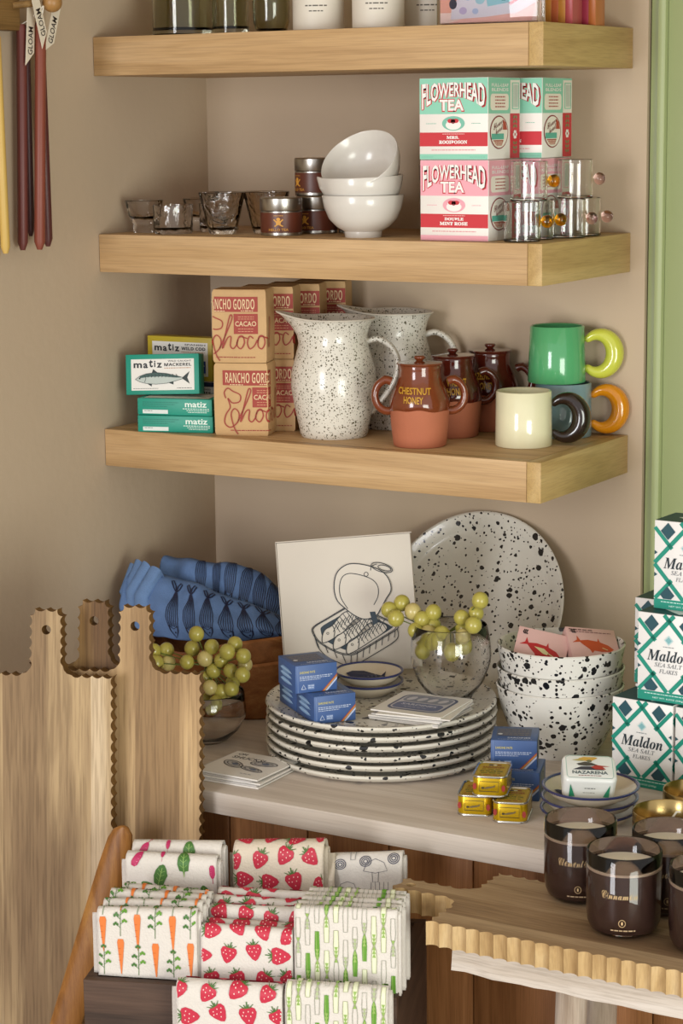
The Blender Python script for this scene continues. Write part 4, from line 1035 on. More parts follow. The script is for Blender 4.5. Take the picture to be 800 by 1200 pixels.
def yellow_tins():
    w, d, h = .0385, .058, .0245; r = .009
    YEL = plain('tin_yellow', '#C9A514', .22, metal=.55, vary=.05); RIM = plain('tin_rim', '#C8C6C0', .22, metal=1, vary=.02)
    def rr(k, n=6):
        pts = []
        for (cx, cy, a0) in ((w/2-r, d/2-r, 0), (-w/2+r, d/2-r, 90), (-w/2+r, -d/2+r, 180), (w/2-r, -d/2+r, 270)):
            for i in range(n+1):
                a = math.radians(a0+90*i/n); pts.append((cx+(r+k)*cos(a), cy+(r+k)*sin(a)))
        return pts
    def shell(rows, caps=True):
        m = MB(); n = len(rr(0)); vs = []; fs = []
        for (k, z) in rows: vs += [(x, y, z) for x, y in rr(k)]
        for j in range(len(rows)-1):
            for i in range(n): fs.append((j*n+i, j*n+(i+1) % n, (j+1)*n+(i+1) % n, (j+1)*n+i))
        if caps: fs += [tuple(range(n))[::-1], tuple(range((len(rows)-1)*n, len(rows)*n))]
        else:
            j = len(rows)-1
            for i in range(n): fs.append((j*n+i, j*n+(i+1) % n, (i+1) % n, i))
        return m.add(vs, fs)
    def tin(lab, loc, yaw):
        t = thing('sardine_tin', lab, 'tin', loc, yaw=yaw, group='yellow sardine tins')
        b = shell([(-.0012, .0003), (-.0004, .002), (0, .0035), (0, h-.003), (-.0006, h-.0018), (-.002, h-.0018)]).obj('tin_body', YEL, t, smooth=40)
        shell([(.0002, h-.0026), (.0008, h-.0018), (.0006, h-.0004), (0, h), (-.0010, h-.0005), (-.0016, h-.0018)], False).obj('top_rim', RIM, t, smooth=60)
        shell([(-.0006, .0001), (.0007, .0005), (.0007, .0022), (.0001, .0027), (-.002, .0027)], False).obj('bottom_rim', RIM, t, smooth=60)
        p = Pr(); ik = '#3B3216'
        for q in ([(w*.22, h*.28), (w*.78, h*.28), (w*.78, h*.74), (w*.22, h*.74)],): p.stroke(q, .0007, ik, 1, closed=True)
        p.poly([(w*.32, h*.42), (w*.45, h*.50), (w*.62, h*.54), (w*.68, h*.60), (w*.67, h*.50), (w*.55, h*.44), (w*.42, h*.40)], '#6A5A34', 2); p.ell(w*.32, h*.44, .0016, .0013, ik, 3, 8)
        p.ell(w*.08, h*.5, .0022, .004, '#9A2A1C', 1, 8); p.ell(w*.92, h*.45, .0022, .004, '#9A2A1C', 1, 8)
        p.obj('front_print', b, face_fns(w, d, h)['front'])
        p = Pr(); p.rrect(w*.08, d*.05, w*.92, d*.95, .006, '#B79A2C')
        p.text('SARDINES', w*.18, d*.62, w*.82, d*.72, '#8C3A22', 2, bold=.02); p.lines(w*.18, w*.82, d*.52, .0022, '#7A6A22', 2); p.text('IN OLIVE OIL', w*.16, d*.38, w*.84, d*.46, '#3F5A22', 2, bold=.03); p.lines(w*.2, w*.8, d*.28, .0022, '#5A6A2A', 2); p.lines(w*.16, w*.84, d*.16, .0022, '#A0522A', 2)
        p.ell(w*.4, d*.82, .003, .002, '#2B3560', 2, 8); p.ell(w*.52, d*.82, .003, .002, '#E3DFCF', 2, 8); p.ell(w*.64, d*.82, .003, .002, '#8C3A22', 2, 8)
        p.obj('top_print', b, lambda x, y, e: (x-w/2, y-d/2, h-.0018+e))
    tin('yellow sardine tin lying on the worktop, left of the lower pair', (.6876, -.4974, 0), .33)
    tin('yellow sardine tin lying on the worktop, right of the lower pair', (.7335, -.5005, 0), .33)
    tin('yellow sardine tin resting across the two lower tins', (.7060, -.4965, h+.0002), .33)
yellow_tins()

CREAMG = plain('cream_glaze_dish', '#D9CDB8', .25, coat=.3, vary=.04); NAVY = plain('navy_glaze', '#2B3263', .25, coat=.3)
def painted_dishes():
    def dish(lab, loc, R, group, art, yaw=.5):
        t = thing('painted_dish', lab, 'dish', loc, yaw=yaw, group=group)
        s = R/.0535
        prof = [(0, .0012), (.026*s, .0012), (.027*s, 0), (.030*s, 0), (.032*s, .002), (.044*s, .0075), (.0515*s, .0150), (.0528*s, .0165), (.0505*s, .0160), (.043*s, .0098), (.030*s, .0050), (0, .0044)]
        MB().lathe(prof, 64).obj('dish', CREAMG, t, smooth=50)
        MB().lathe([(.0521*s, .0148), (.0535*s, .0160), (.0536*s, .0174), (.0522*s, .0180), (.0502*s, .0172), (.0498*s, .0160)], 64, close=True).obj('painted_rim', NAVY, t, smooth=60, label='navy painted rim')
        MB().lathe([(.0478*s, .01215), (.0450*s, .01015), (.0442*s, .0088), (.0470*s, .0105)], 64, close=True).obj('painted_band', NAVY, t, smooth=60)
        if art:
            p = Pr(.0004)
            for (x, y, L_) in art:
                q = [(-.5, 0), (-.35, .14), (-.05, .20), (.25, .10), (.38, .02), (.5, .13), (.47, 0), (.5, -.10), (.38, -.02), (.25, -.08), (-.05, -.16), (-.35, -.12)]
                p.poly([(x+a*L_, y+b*L_*1.5) for a, b in q], '#20264A', 1)
                for k in range(6): p.stroke([(x+(-.28+.1*k)*L_, y+.15*L_), (x+(-.24+.1*k)*L_, y-.10*L_)], .0008, '#B9B4B4', 2)
            p.obj('painted_fish', t, lambda X, Y, e: (X, Y, .0050*1+max(0, (math.hypot(X, Y)/s-.030))*.36+e+.0006))
        return t
    dish('cream dish with navy rim and painted fish, upper of two on the plates', (.4535, -.3365, .0668+.0126), .0430, 'painted dishes on the plates', [(-.004, .014, .050), (.002, -.012, .030)])
    dish('cream dish with navy rim, lower of two on the plates', (.4535, -.3365, .0668), .0430, 'painted dishes on the plates', None)
    names = ['bottom one of three beside the yellow tins', 'middle one of three beside the yellow tins', 'top one of three, holding the white picture tin']
    for i in range(3):
        dish('cream dish with navy rim, '+names[i], (.8170+.001*i, -.4800, .0132*i), .0540, 'painted dishes beside the tins', [(-.027, .004, .026)] if i == 2 else None)
    # white tin tilted on the dishes
    w, d, h = .0590, .041, .029
    t = thing('picture_tin', 'white rounded tin with a bird picture, tilted on the top painted dish', 'tin', (.8190, -.4900, .0440), rot=axes_rot(RR*.995-UU*.05, UU*.80+TT*.62))
    m = MB(); r = .008; n = 6; rows = []
    for (k, z) in ((-.004, -.0), (-.001, .001), (0, h-.004), (-.0012, h-.001), (-.004, h)):
        row = []
        for (cx, cy, a0) in ((w/2-r, d/2-r, 0), (-w/2+r, d/2-r, 90), (-w/2+r, -d/2+r, 180), (w/2-r, -d/2+r, 270)):
            for i in range(n+1):
                a = math.radians(a0+90*i/n); row.append((cx+(r+k)*cos(a), cy+(r+k)*sin(a), z))
        rows.append(row)
    N = len(rows[0]); vs = [v for rw in rows for v in rw]; fs = [tuple(range(N))[::-1], tuple(range(4*N, 5*N))]
    for j in range(4):
        for i in range(N): fs.append((j*N+i, j*N+(i+1) % N, (j+1)*N+(i+1) % N, (j+1)*N+i))
    c = m.add(vs, fs).obj('tin_body', plain('white_tin', '#E4E6E2', .3, coat=.3, vary=.02), t, smooth=50); F = face_fns(w, d, h)
    p = Pr()
    P = lambda pts: [(w*a, d*b) for a, b in pts]
    p.stroke(P([(.10, .10), (.90, .10), (.93, .18), (.93, .85), (.87, .93), (.13, .93), (.07, .85), (.07, .18)]), .0006, '#8FB8AC', 1, closed=True)
    p.poly(P([(.18, .40), (.34, .52), (.62, .54), (.78, .40)]), '#3A3A42', 1); p.poly(P([(.26, .62), (.42, .70), (.55, .66), (.66, .58), (.44, .54), (.30, .56)]), '#4A463E', 2)
    p.poly(P([(.30, .82), (.40, .88), (.62, .88), (.66, .84), (.55, .74), (.44, .72)]), '#C29A45', 2); p.poly(P([(.18, .75), (.32, .80), (.42, .72), (.30, .72)]), '#B0A05A', 3)
    p.poly(P([(.52, .50), (.62, .58), (.88, .54), (.74, .52), (.80, .42), (.60, .42)]), '#A33A30', 3); p.ell(w*.50, d*.72, .003, .002, '#6A6A4A', 4, 8)
    p.text('NAZARENA', w*.17, d*.24, w*.83, d*.36, '#5E6A6E', 2, bold=.03); p.lines(w*.28, w*.72, d*.17, .0009, '#8A4A44', 2)
    p.obj('lid_print', c, F['top'])
    p = Pr(.0003); p.poly([(w*.13, h*.80), (w*.13, h*.16), (w*.24, h*.16)], '#1F8A66'); p.poly([(w*.87, h*.80), (w*.87, h*.16), (w*.76, h*.16)], '#1F8A66'); p.lines(w*.40, w*.60, h*.58, .0010, '#4A4A4C', 1); p.lines(w*.38, w*.60, h*.36, .0008, '#7A7A7C', 1)
    p.obj('front_print', c, lambda X, Y, e: (X-w/2, -d/2-e-.0002, Y))
painted_dishes()

def print_board():
    s = .172
    t = thing('art_print', 'square white art print of an open sardine can, leaning behind the plates', 'picture', (.4030, -.2900, .0760), rot=axes_rot(Vector((.90, .43, .085)), Vector((.42, -.87, .20))))
    # local: x along its width, y up its height, z out of its face
    c = MB().box(-s/2, s/2, 0, s, -.0120, 0, .0012).obj('board', plain('print_board', '#CFC6BA', .6, vary=.02), t)
    p = Pr(.0003); ik = '#22282F'; navy = '#20323F'; pa = '#CFC6BA'
    # the drawing was read off in a 0..1 square
    def S(pts): return [(a*s, b*s) for a, b in pts]
    def W(pts, wd=.0011, l=6, closed=False): p.stroke(S(cat(pts, closed)), wd, ik, l, closed)
    def cat(Q, closed=False):
        Q = [Vector(q) for q in Q]; Q = [Q[-1]]+Q+[Q[0], Q[1]] if closed else [Q[0]]+Q+[Q[-1]]
        out = []
        for i in range(1, len(Q)-2):
            for k in range(6):
                u = k/6; a, b, c_, d_ = Q[i-1], Q[i], Q[i+1], Q[i+2]
                out.append(tuple(.5*((2*b)+(c_-a)*u+(2*a-5*b+4*c_-d_)*u*u+(3*b-a-3*c_+d_)*u**3)))
        if not closed: out.append(tuple(Q[-2]))
        return out
    can = [(.225, .315), (.235, .36), (.33, .41), (.52, .50), (.60, .50), (.70, .42), (.84, .345), (.86, .31), (.80, .27), (.55, .145), (.47, .135), (.38, .165), (.27, .24)]
    p.poly(S(cat(can, True)), pa, 1)
    inn = [(.285, .325), (.30, .36), (.40, .41), (.53, .47), (.60, .465), (.70, .39), (.80, .33), (.80, .30), (.54, .175), (.47, .170), (.39, .205), (.31, .26)]
    p.poly(S(cat(inn, True)), navy, 2); W(can, closed=True); W([(a*.96+.018, b*.95+.016) for a, b in can], .0008, 6, True)
    for (x, y) in ((.325, .300), (.405, .245), (.500, .205)):
        dx, dy = .245, .130
        n = Vector((-dy, dx)).normalized()*.040
        body = [(x-.030, y-.062), (x-.030, y-.012), (x-.004, y+.034), (x+.05, y+.062), (x+dx*.6, y+dy+.020), (x+dx, y+dy+.018), (x+dx+.030, y+dy-.035), (x+dx*.55, y+dy*.35-.036), (x+.08, y-.020), (x+.022, y-.050)]
        p.poly(S(cat(body, True)), pa, 3); W(body, .0010, 6, True)
        W([(x+.050, y+.062), (x+.065, y+.020), (x+.055, y-.028)], .0009); p.ring((x+.012)*s, (y+.004)*s, .0014, .0014, .0006, ik, 6, n=10)
        for k in range(7):
            u = .26+k*.115; bx, by = x+dx*u, y+dy*u
            p.stroke(S([(bx-.012, by+.060), (bx+.022, by+.008), (bx+.040, by-.028)]), .0008, ik, 5)
            p.stroke(S([(bx+.035, by+.050), (bx+.010, by+.015), (bx-.010, by-.022)]), .0008, ik, 5)
    lid = [(.480, .480), (.425, .545), (.410, .64), (.435, .74), (.50, .795), (.575, .805), (.68, .780), (.77, .735), (.82, .67), (.83, .59), (.79, .53), (.745, .46), (.70, .405), (.62, .39), (.55, .42)]
    p.poly(S(cat(lid, True)), pa, 7); W(lid, .0012, 8, True)
    W([(.500, .475), (.455, .56), (.450, .64), (.475, .71), (.53, .735), (.62, .715), (.70, .675), (.735, .62), (.730, .55), (.695, .49)], .0010, 8)
    p.ring(.655*s, .720*s, .0026, .0026, .0008, ik, 9); p.ring(.775*s, .760*s, .014, .0055, .0010, ik, 9, rot=-.35); p.ring(.795*s, .755*s, .0085, .0032, .0010, ik, 9, rot=-.35); W([(.69, .745), (.70, .775), (.74, .790)], .0009, 9)
    p.poly(S([(.66, .44), (.70, .44), (.72, .36), (.68, .34)]), navy, 9)
    for k in range(8):
        u = k/7; x0 = .50+.34*u; y0 = .130+.165*u; p.stroke(S([(x0, y0), (x0-.012, y0-.075+.02*u)]), .0009, ik, 6)
    for k in range(4):
        u = k/3; x0 = .245+.19*u; y0 = .265-.125*u; p.stroke(S([(x0, y0), (x0+.02, y0-.065)]), .0009, ik, 6)
    W([(.235, .30), (.262, .20), (.33, .125), (.45, .062), (.53, .062), (.70, .14), (.845, .225), (.855, .30)], .0010)
    p.obj('drawing', c, lambda X, Y, e: (X-s/2, Y, e+.0002))
    MB().box(-s/2-.0012, -s/2-.0002, -.001, s+.001, -.0125, .0008).obj('plastic_sleeve_edge', plain('sleeve_edge', '#BFB4A6', .25, coat=.4), t)
    MB().box(-s/2-.0012, s/2+.0012, s+.0002, s+.0016, -.0125, .0008).obj('plastic_sleeve_edge', plain('sleeve_edge', '#BFB4A6', .25, coat=.4), t)
print_board()

PAPERC = plain('card_paper', '#E2DDD6', .6, vary=.02)
SLEEVE = plain('card_sleeve', '#C6C2BF', .3, coat=.3, vary=.03)
def card_piles():
    def pile(base, w, yaw, n, th, group, labels, jit, art):
        for i in range(n):
            jx, jy, ja = jit[i]
            t = thing('greeting_card', labels[i], 'card', (base[0]+jx, base[1]+jy, base[2]+i*(th+.0002)), yaw=yaw+ja, group=group)
            c = MB().box(-w/2, w/2, -w/2, w/2, 0, th, .0002).obj('folded_card', PAPERC if i % 2 == 0 or i == n-1 else SLEEVE, t, smooth=0)
            if i == n-1:
                p = Pr(.0002); art(p, w); p.obj('printed_picture', c, lambda X, Y, e: (X-w/2, Y-w/2, th+e))
    def tinart(p, w):
        def R(x0, y0, x1, y1, r, c, l): p.rrect(w*x0, w*y0, w*x1, w*y1, w*r, c, l)
        R(.12, .14, .90, .88, .14, '#5C6480', 1); R(.155, .175, .865, .845, .12, '#C9C6CC', 2); R(.18, .20, .84, .50, .09, '#6A7294', 3); R(.18, .53, .84, .82, .09, '#8A8E9C', 3)
        for k in range(4): p.ell(w*(.28+.15*k), w*.675, w*.05, w*.10, '#C9C6CC', 4, 12, -.3)
        p.text('SARDINES', w*.26, w*.36, w*.76, w*.44, '#C9CBDA', 4, bold=.02); p.lines(w*.34, w*.68, w*.28, .0016, '#B9BCD0', 4)
    lab = ['bottom card of the pile on the plates', 'second card from the bottom, on the plates', 'third card from the bottom, on the plates', 'fourth card from the bottom, on the plates', 'second card from the top, on the plates, turned a little', 'top card on the plates, printed with a blue sardine tin']
    pile((.5560, -.3890, .0672), .092, .06, 6, .0017, 'cards in the pile on the plates', lab, [(.002, -.003, -.05), (.001, -.004, -.02), (-.002, -.002, .04), (.003, -.001, 0), (.006, -.002, .12), (0, .002, 0)], tinart)
    def oyster(p, w):
        ik = '#3A3A40'
        p.text('OH', w*.10, w*.85, w*.24, w*.93, ik, 1, bold=.01); p.text('SHUCKS!', w*.10, w*.70, w*.62, w*.80, ik, 1, bold=.01)
        for (x, y, rx, ry, r) in ((.30, .46, .20, .10, -.5), (.68, .64, .20, .10, .1), (.66, .36, .20, .07, -.25)):
            p.ell(w*x, w*y, w*rx, w*ry, '#B9B6B4', 1, 18, r); p.ring(w*x, w*y, w*rx, w*ry, .0012, ik, 2, r); p.ring(w*x, w*y, w*rx*.7, w*ry*.6, .0008, ik, 2, r); p.ell(w*(x+.03), w*y, w*rx*.3, w*ry*.4, '#6A7488', 3, 10, r)
            for k in range(4): p.stroke([(w*(x-rx*.6+k*rx*.35), w*(y+ry*.5)), (w*(x-rx*.5+k*rx*.35), w*(y+ry*.1))], .0007, ik, 3)
        p.lines(w*.62, w*.82, w*.14, .0016, '#8A8A90', 1)
    lab2 = ['bottom card of the oyster pile by the cutting boards', 'second card from the bottom of the oyster pile', 'third card from the bottom of the oyster pile', 'second card from the top of the oyster pile, slid left', 'top card printed OH SHUCKS! with oysters, by the cutting boards']
    pile((.3860, -.5120, .0003), .0880, -.02, 5, .0019, 'cards in the oyster pile', lab2, [(.001, -.004, .04), (-.001, -.003, .02), (.002, -.002, .05), (-.006, -.002, -.03), (0, 0, 0)], oyster)
card_piles()

def vases_and_grapes():
    GRP = plain('grape_skin', '#AEA44E', .28, coat=.2, vary=.16, vscale=55); m_ = MATS['grape_skin']
    b = m_.node_tree.nodes['Principled BSDF']; b.inputs['Subsurface Weight'].default_value = .35; b.inputs['Subsurface Radius'].default_value = (.01, .01, .004); b.inputs['Subsurface Scale'].default_value = .3
    GRP2 = plain('grape_skin_pale', '#C0B070', .28, coat=.2, vary=.16, vscale=55)
    STEM = plain('grape_stem', '#5E6A2C', .6)
    def vase(lab, loc, R, H, rr_):
        t = thing('glass_bowl_vase', lab, 'vase', loc, group='round glass vases with grapes')
        w = .0018
        P = [(0, .0005), (R*.42, .0005), (R*.52, .003), (R*.82, H*.26), (R*.98, H*.50), (R, H*.62), (R*.97, H*.80), (rr_, H-.001)]
        inner = [(r-w, z+(.004 if i < 3 else 0)) for i, (r, z) in enumerate(P) if r > 0][::-1]
        MB().lathe(P+[(rr_-w/2, H)]+inner+[(0, .0045)], 64).obj('glass', G_CLEAR, t, smooth=60)
        return t
    def bunch(lab, pts, centre, inner_r, rim, r, stalk):
        t = thing('grape_bunch', lab, 'grapes', stalk, group='bunches of green grapes')
        base = None; S = Vector(stalk); rnd = random.Random(5); placed = []
        for i, p in enumerate(pts):
            v = Vector(p)
            if v.z < rim+.006:
                d = Vector((v.x-centre[0], v.y-centre[1])); lim = inner_r-r-.001
                if d.length > lim: d = d.normalized()*lim; v.x, v.y = centre[0]+d.x, centre[1]+d.y
            placed.append(v)
        for it in range(30):                       # ease touching grapes apart
            for i in range(len(placed)):
                for j in range(i+1, len(placed)):
                    d = placed[j]-placed[i]
                    if 1e-6 < d.length < r*1.62:
                        k = d.normalized()*(r*1.62-d.length)*.25; k.y *= 1.6; placed[i] -= k*.5; placed[j] += k*.5
        st = MB()
        for i, v in enumerate(placed):
            q = r*rnd.uniform(.94, 1.05)
            if base is None:
                mb = MB(); mb.sphere((0, 0, 0), 1, 20, 14, sz=1.04); base = mb.mesh('grape', [GRP], 60)
                base2 = base.copy(); base2.materials.clear(); base2.materials.append(GRP2)
            o = bpy.data.objects.new('grape', base2 if i % 5 == 3 else base); COL.objects.link(o); o.parent = t; o.location = v-S; o.scale = (q, q, q)
            mid = (v-S)*.5+Vector((0, .004, -.004)); st.tube([(0, 0, 0), mid, (v-S)], .0008, 5)
        st.obj('stem', STEM, t)
    GL = [(0.1863, -0.42, 0.1074), (0.1977, -0.408, 0.1073), (0.1971, -0.43, 0.0953), (0.2041, -0.414, 0.0926), (0.2528, -0.42, 0.1373), (0.2374, -0.408, 0.1141), (0.2444, -0.43, 0.1022), (0.2715, -0.414, 0.1216), (0.2649, -0.42, 0.1068), (0.3023, -0.408, 0.1272), (0.3053, -0.43, 0.1225), (0.2853, -0.414, 0.1057), (0.3226, -0.42, 0.117), (0.317, -0.408, 0.1027), (0.3274, -0.43, 0.0959), (0.2733, -0.414, 0.091), (0.3031, -0.42, 0.0961), (0.2972, -0.408, 0.0761), (0.2798, -0.43, 0.0735), (0.2601, -0.414, 0.0795), (0.2922, -0.42, 0.0661), (0.2552, -0.408, 0.0497), (0.2884, -0.43, 0.0559), (0.2944, -0.414, 0.0595), (0.3114, -0.42, 0.0719), (0.2641, -0.408, 0.0408), (0.2606, -0.43, 0.0777)]
    GRT = [(0.4782, -0.34, 0.1739), (0.4895, -0.328, 0.1813), (0.4934, -0.35, 0.1669), (0.5084, -0.334, 0.1738), (0.5164, -0.34, 0.162), (0.5312, -0.328, 0.1579), (0.5052, -0.35, 0.1532), (0.5106, -0.334, 0.1386), (0.527, -0.34, 0.1503), (0.5337, -0.328, 0.1742), (0.5572, -0.35, 0.1538), (0.5285, -0.334, 0.1396), (0.5471, -0.34, 0.1409), (0.5524, -0.328, 0.1347), (0.5711, -0.35, 0.1321), (0.5201, -0.334, 0.1279), (0.5787, -0.34, 0.1752), (0.5747, -0.328, 0.1585), (0.5897, -0.35, 0.1533), (0.579, -0.334, 0.138), (0.6041, -0.34, 0.199), (0.5922, -0.328, 0.1795), (0.6001, -0.35, 0.1702)]
    v = vase('round clear glass vase with a price tag, beside the cutting boards', (.2660, -.4200, 0), .0500, .066, .0475)
    k = MB().box(-.006, .006, -.0522, -.0514, .030, .050).obj('price_tag', plain('price_tag', '#D6D6DA', .5), v)
    k.rotation_euler = (0, 0, .15)
    p = Pr()
    for i in range(7): p.rect(-.004+i*.0012, .033, -.0034+i*.0012, .046, '#8A8A92')
    p.obj('bar_code', k, lambda X, Y, e: (X, -.0523-e, Y))
    bunch('bunch of green grapes spilling from the left vase by the cutting boards', GL, (.266, -.420), .046, .066, .0096, (.262, -.414, .100))
    vase('round clear glass vase standing on the plates, before the leaning platter', (.5560, -.3130, .0672), .0500, .094, .0450)
    bunch('bunch of green grapes in the right vase, standing on the plates', [(x, y+.012, z) for x, y, z in GRT], (.556, -.313), .046, .158, .0100, (.552, -.318, .150))
vases_and_grapes()

# ------------------------------------------------------------------ wooden bowls with blue towels
def wooden_bowls():
    OLIVE = wood('olive_bowl', '#B98250', '#996338', '#6C4224', axis=0, grain=34, along=6, rough=.45, fine=.2, vein=0, contrast=.9)
    def bowl(lab, loc, base_r, rim_r, h, ph):
        t = thing('wooden_bowl', lab, 'bowl', loc, group='nested wooden bowls')
        def wavy(v):
            a = math.atan2(v.y, v.x); k = max(0, v.z/h)**2
            return Vector((v.x, v.y, v.z+k*(.012*sin(2*a+ph)+.004*sin(5*a+ph*2)+.002*sin(9*a))))
        prof = [(0, 0), (base_r-.004, 0), (base_r, .003), (base_r+(rim_r-base_r)*.55, h*.35), (rim_r-.002, h*.75), (rim_r, h-.002), (rim_r-.004, h), (rim_r-.009, h-.002), (rim_r-.010, h*.75), (base_r+(rim_r-base_r)*.5-.009, h*.38), (base_r-.012, .012), (0, .010)]
        MB().lathe(prof, 90, func=wavy).obj('bowl', OLIVE, t, smooth=55)
    bowl('reddish brown wooden bowl with wavy rim, outer one under the blue towels', (.1775, -.1905, 0), .150, .1660, .066, 2.9)
    bowl('brown wooden bowl with wavy rim, nested inside the other and holding the blue towels', (.1775, -.1905, .0135), .135, .1545, .082, 2.9)
wooden_bowls()

def blue_towels():
    BLUEF = plain('blue_linen', '#5B78A6', .85, bump=.35, bscale=500, vary=.12, vscale=90); BL2 = plain('blue_linen_pale', '#6482AE', .85, bump=.35, bscale=500, vary=.12, vscale=90)
    ik = '#131B38'
    def lerp_row(row, u):
        x = u*(len(row)-1); i = min(int(x), len(row)-2); f = x-i
        a, b, c, d = [Vector(row[max(0, min(len(row)-1, i+k))]) for k in (-1, 0, 1, 2)]
        return .5*((2*b)+(c-a)*f+(2*a-5*b+4*c-d)*f*f+(3*b-a-3*c+d)*f**3)
    def towel(lab, rows, motif, edge_rolls=None):
        t = thing('blue_towel', lab, 'towel', rows[0][0], group='blue towels printed with fish')
        o = Vector(rows[0][0])
        def S(u, v):
            col = [lerp_row(r, u) for r in rows]; p = lerp_row(col, v)
            w = .0020*sin(23*u+5*v)+.0024*noise.noise(p*45)
            return p+Vector((0, -w, w))-o
        m = MB().grid(S, 60, 40)
        ob = m.obj('folded_cloth', BLUEF, t, smooth=80, recalc=False)
        sol = ob.modifiers.new('thickness', 'SOLIDIFY'); sol.thickness = .004; sol.offset = 1 if False else -1
        p = Pr(.0004); motif(p)
        def N(u, v):
            e = .004; a = S(min(u+e, 1), v)-S(max(u-e, 0), v); b = S(u, min(v+e, 1))-S(u, max(v-e, 0)); n = a.cross(b).normalized()
            return n if n.y < .3 else -n
        p.obj('printed_fish', t, lambda x, y, e: S(min(max(x, 0), 1), min(max(y, 0), 1))+N(min(max(x, 0), 1), min(max(y, 0), 1))*(e+.0007), .02)
        if edge_rolls:
            for pts, r in edge_rolls:
                MB().tube([Vector(q)-o for q in pts], r, 14, flat=.55).obj('rolled_fold', BL2, t, smooth=70)
        return t
    def fish_cloth(us, v0, v1, slant, tails=True):
        def f(p):
            wv = .0088
            for i, u in enumerate(us):
                L_ = v1-v0
                def T(a, b): return (u+a*.060+(1-b)*slant, v0+b*L_)      # b: 0 head, 1 tail
                nlines = 6
                for k in range(nlines+1):
                    s = (k/nlines-.5)*2
                    p.stroke([T(s*.10, 1), T(s*.25, .85), T(s*.52, .6), T(s*.58, .4), T(s*.42, .22)], wv*.42, ik)
                p.stroke([T(-.44, .24), T(-.36, .12), T(.0, -.06), T(.36, .12), T(.44, .24)], wv*.75, ik)
                p.stroke([T(-.44, .24), T(0, .17), T(.44, .24)], wv*.6, ik); p.ell(T(.08, .09)[0], T(.08, .09)[1], .004, .010, ik, 1, 8)
                if tails:
                    for s in (-1, 1):
                        p.stroke([T(0, 1.0), T(s*.28, 1.10), T(s*.52, 1.28), T(s*.36, 1.34), T(s*.10, 1.18), T(0, 1.0)], wv*.8, ik)
        return f
    # rows run from the lower front edge over the ridge and down at the back; each row from left to right
    t1 = [[(.060, -.286, .094), (.125, -.306, .092), (.2135, -.304, .100), (.2950, -.270, .106)],
          [(.040, -.292, .118), (.120, -.306, .119), (.2135, -.306, .121), (.3000, -.274, .1125)],
          [(.036, -.276, .150), (.118, -.286, .148), (.2080, -.284, .138), (.2960, -.262, .1195)],
          [(.034, -.255, .165), (.114, -.264, .163), (.2040, -.264, .146), (.2920, -.244, .1225)],
          [(.034, -.238, .158), (.112, -.244, .156), (.2020, -.246, .138), (.2880, -.230, .114)],
          [(.036, -.234, .118), (.112, -.240, .118), (.2020, -.242, .110), (.2860, -.226, .100)]]
    towel('blue fish-printed towel folded in front, draped towards the wooden bowl rim', t1,
          fish_cloth([.36, .46, .56, .655, .745, .83, .91], .06, .44, .05),
          [([(.050, -.266, .108), (.032, -.268, .140), (.036, -.252, .170), (.040, -.236, .150)], .010), ([(.056, -.276, .106), (.044, -.275, .145), (.050, -.258, .177), (.052, -.240, .150)], .0105), ([(.060, -.289, .098), (.056, -.284, .145), (.066, -.264, .1765), (.066, -.246, .150)], .011), ([(.078, -.297, .094), (.076, -.292, .142), (.084, -.268, .173), (.082, -.250, .150)], .0115)])
    t2 = [[(.060, -.232, .112), (.130, -.236, .112), (.1900, -.236, .108), (.2650, -.222, .098)],
          [(.058, -.228, .152), (.128, -.232, .150), (.1950, -.232, .140), (.2680, -.220, .112)],
          [(.056, -.214, .176), (.124, -.218, .174), (.1960, -.214, .168), (.2660, -.206, .120)],
          [(.056, -.198, .178), (.122, -.200, .177), (.1950, -.196, .173), (.2580, -.190, .124)],
          [(.056, -.180, .165), (.120, -.182, .164), (.1900, -.180, .160), (.2500, -.174, .118)],
          [(.058, -.170, .108), (.120, -.170, .108), (.1900, -.168, .104), (.2480, -.166, .098)]]
    towel('blue fish-printed towel folded behind the front one, its corner rising at the right', t2,
          fish_cloth([.30, .42, .53, .63, .72, .80, .88], .08, .62, .07, False))
blue_towels()

# ------------------------------------------------------------------ cutting boards on the left, spatula
def scallop(pts, pitch, depth, skip=()):
    """turn straight runs of an outline (counter-clockwise) into fluted ones"""
    out = []; n = len(pts)
    for i in range(n):
        a, b = Vector(pts[i]), Vector(pts[(i+1) % n]); d = b-a; L_ = d.length
        if i in skip or L_ < pitch*.8: out.append(tuple(a)); continue
        k = max(1, round(L_/pitch)); inn = Vector((-d.y, d.x)).normalized()
        for j in range(k):
            for q in range(5):
                u = q/5; out.append(tuple(a+d*((j+u)/k)+inn*depth*(1-(2*u-1)**2)*(1 if q else 0)))
    return out
def circle(cx, cy, r, n=16): return [(cx+r*cos(2*pi*i/n), cy+r*sin(2*pi*i/n)) for i in range(n)]
def board_outline(hw, hh, H, HH):
    """body half width hw to height H, handle half width hh to height HH"""
    f = .010
    p = [(-hw, 0), (hw, 0), (hw, H), (hh+f, H)]
    for k in range(1, 4):
        a = math.radians(270-k*30); p.append((hh+f+f*cos(a), H+f+f*sin(a)))
    p += [(hh, HH-.008), (hh-.006, HH), (-hh+.006, HH), (-hh, HH-.008)]
    for k in range(1, 4):
        a = math.radians(90-90-k*30+0); p.append((-hh-f+f*cos(a), H+f+f*sin(a)))
    p += [(-hh-f, H), (-hw, H)]
    return p
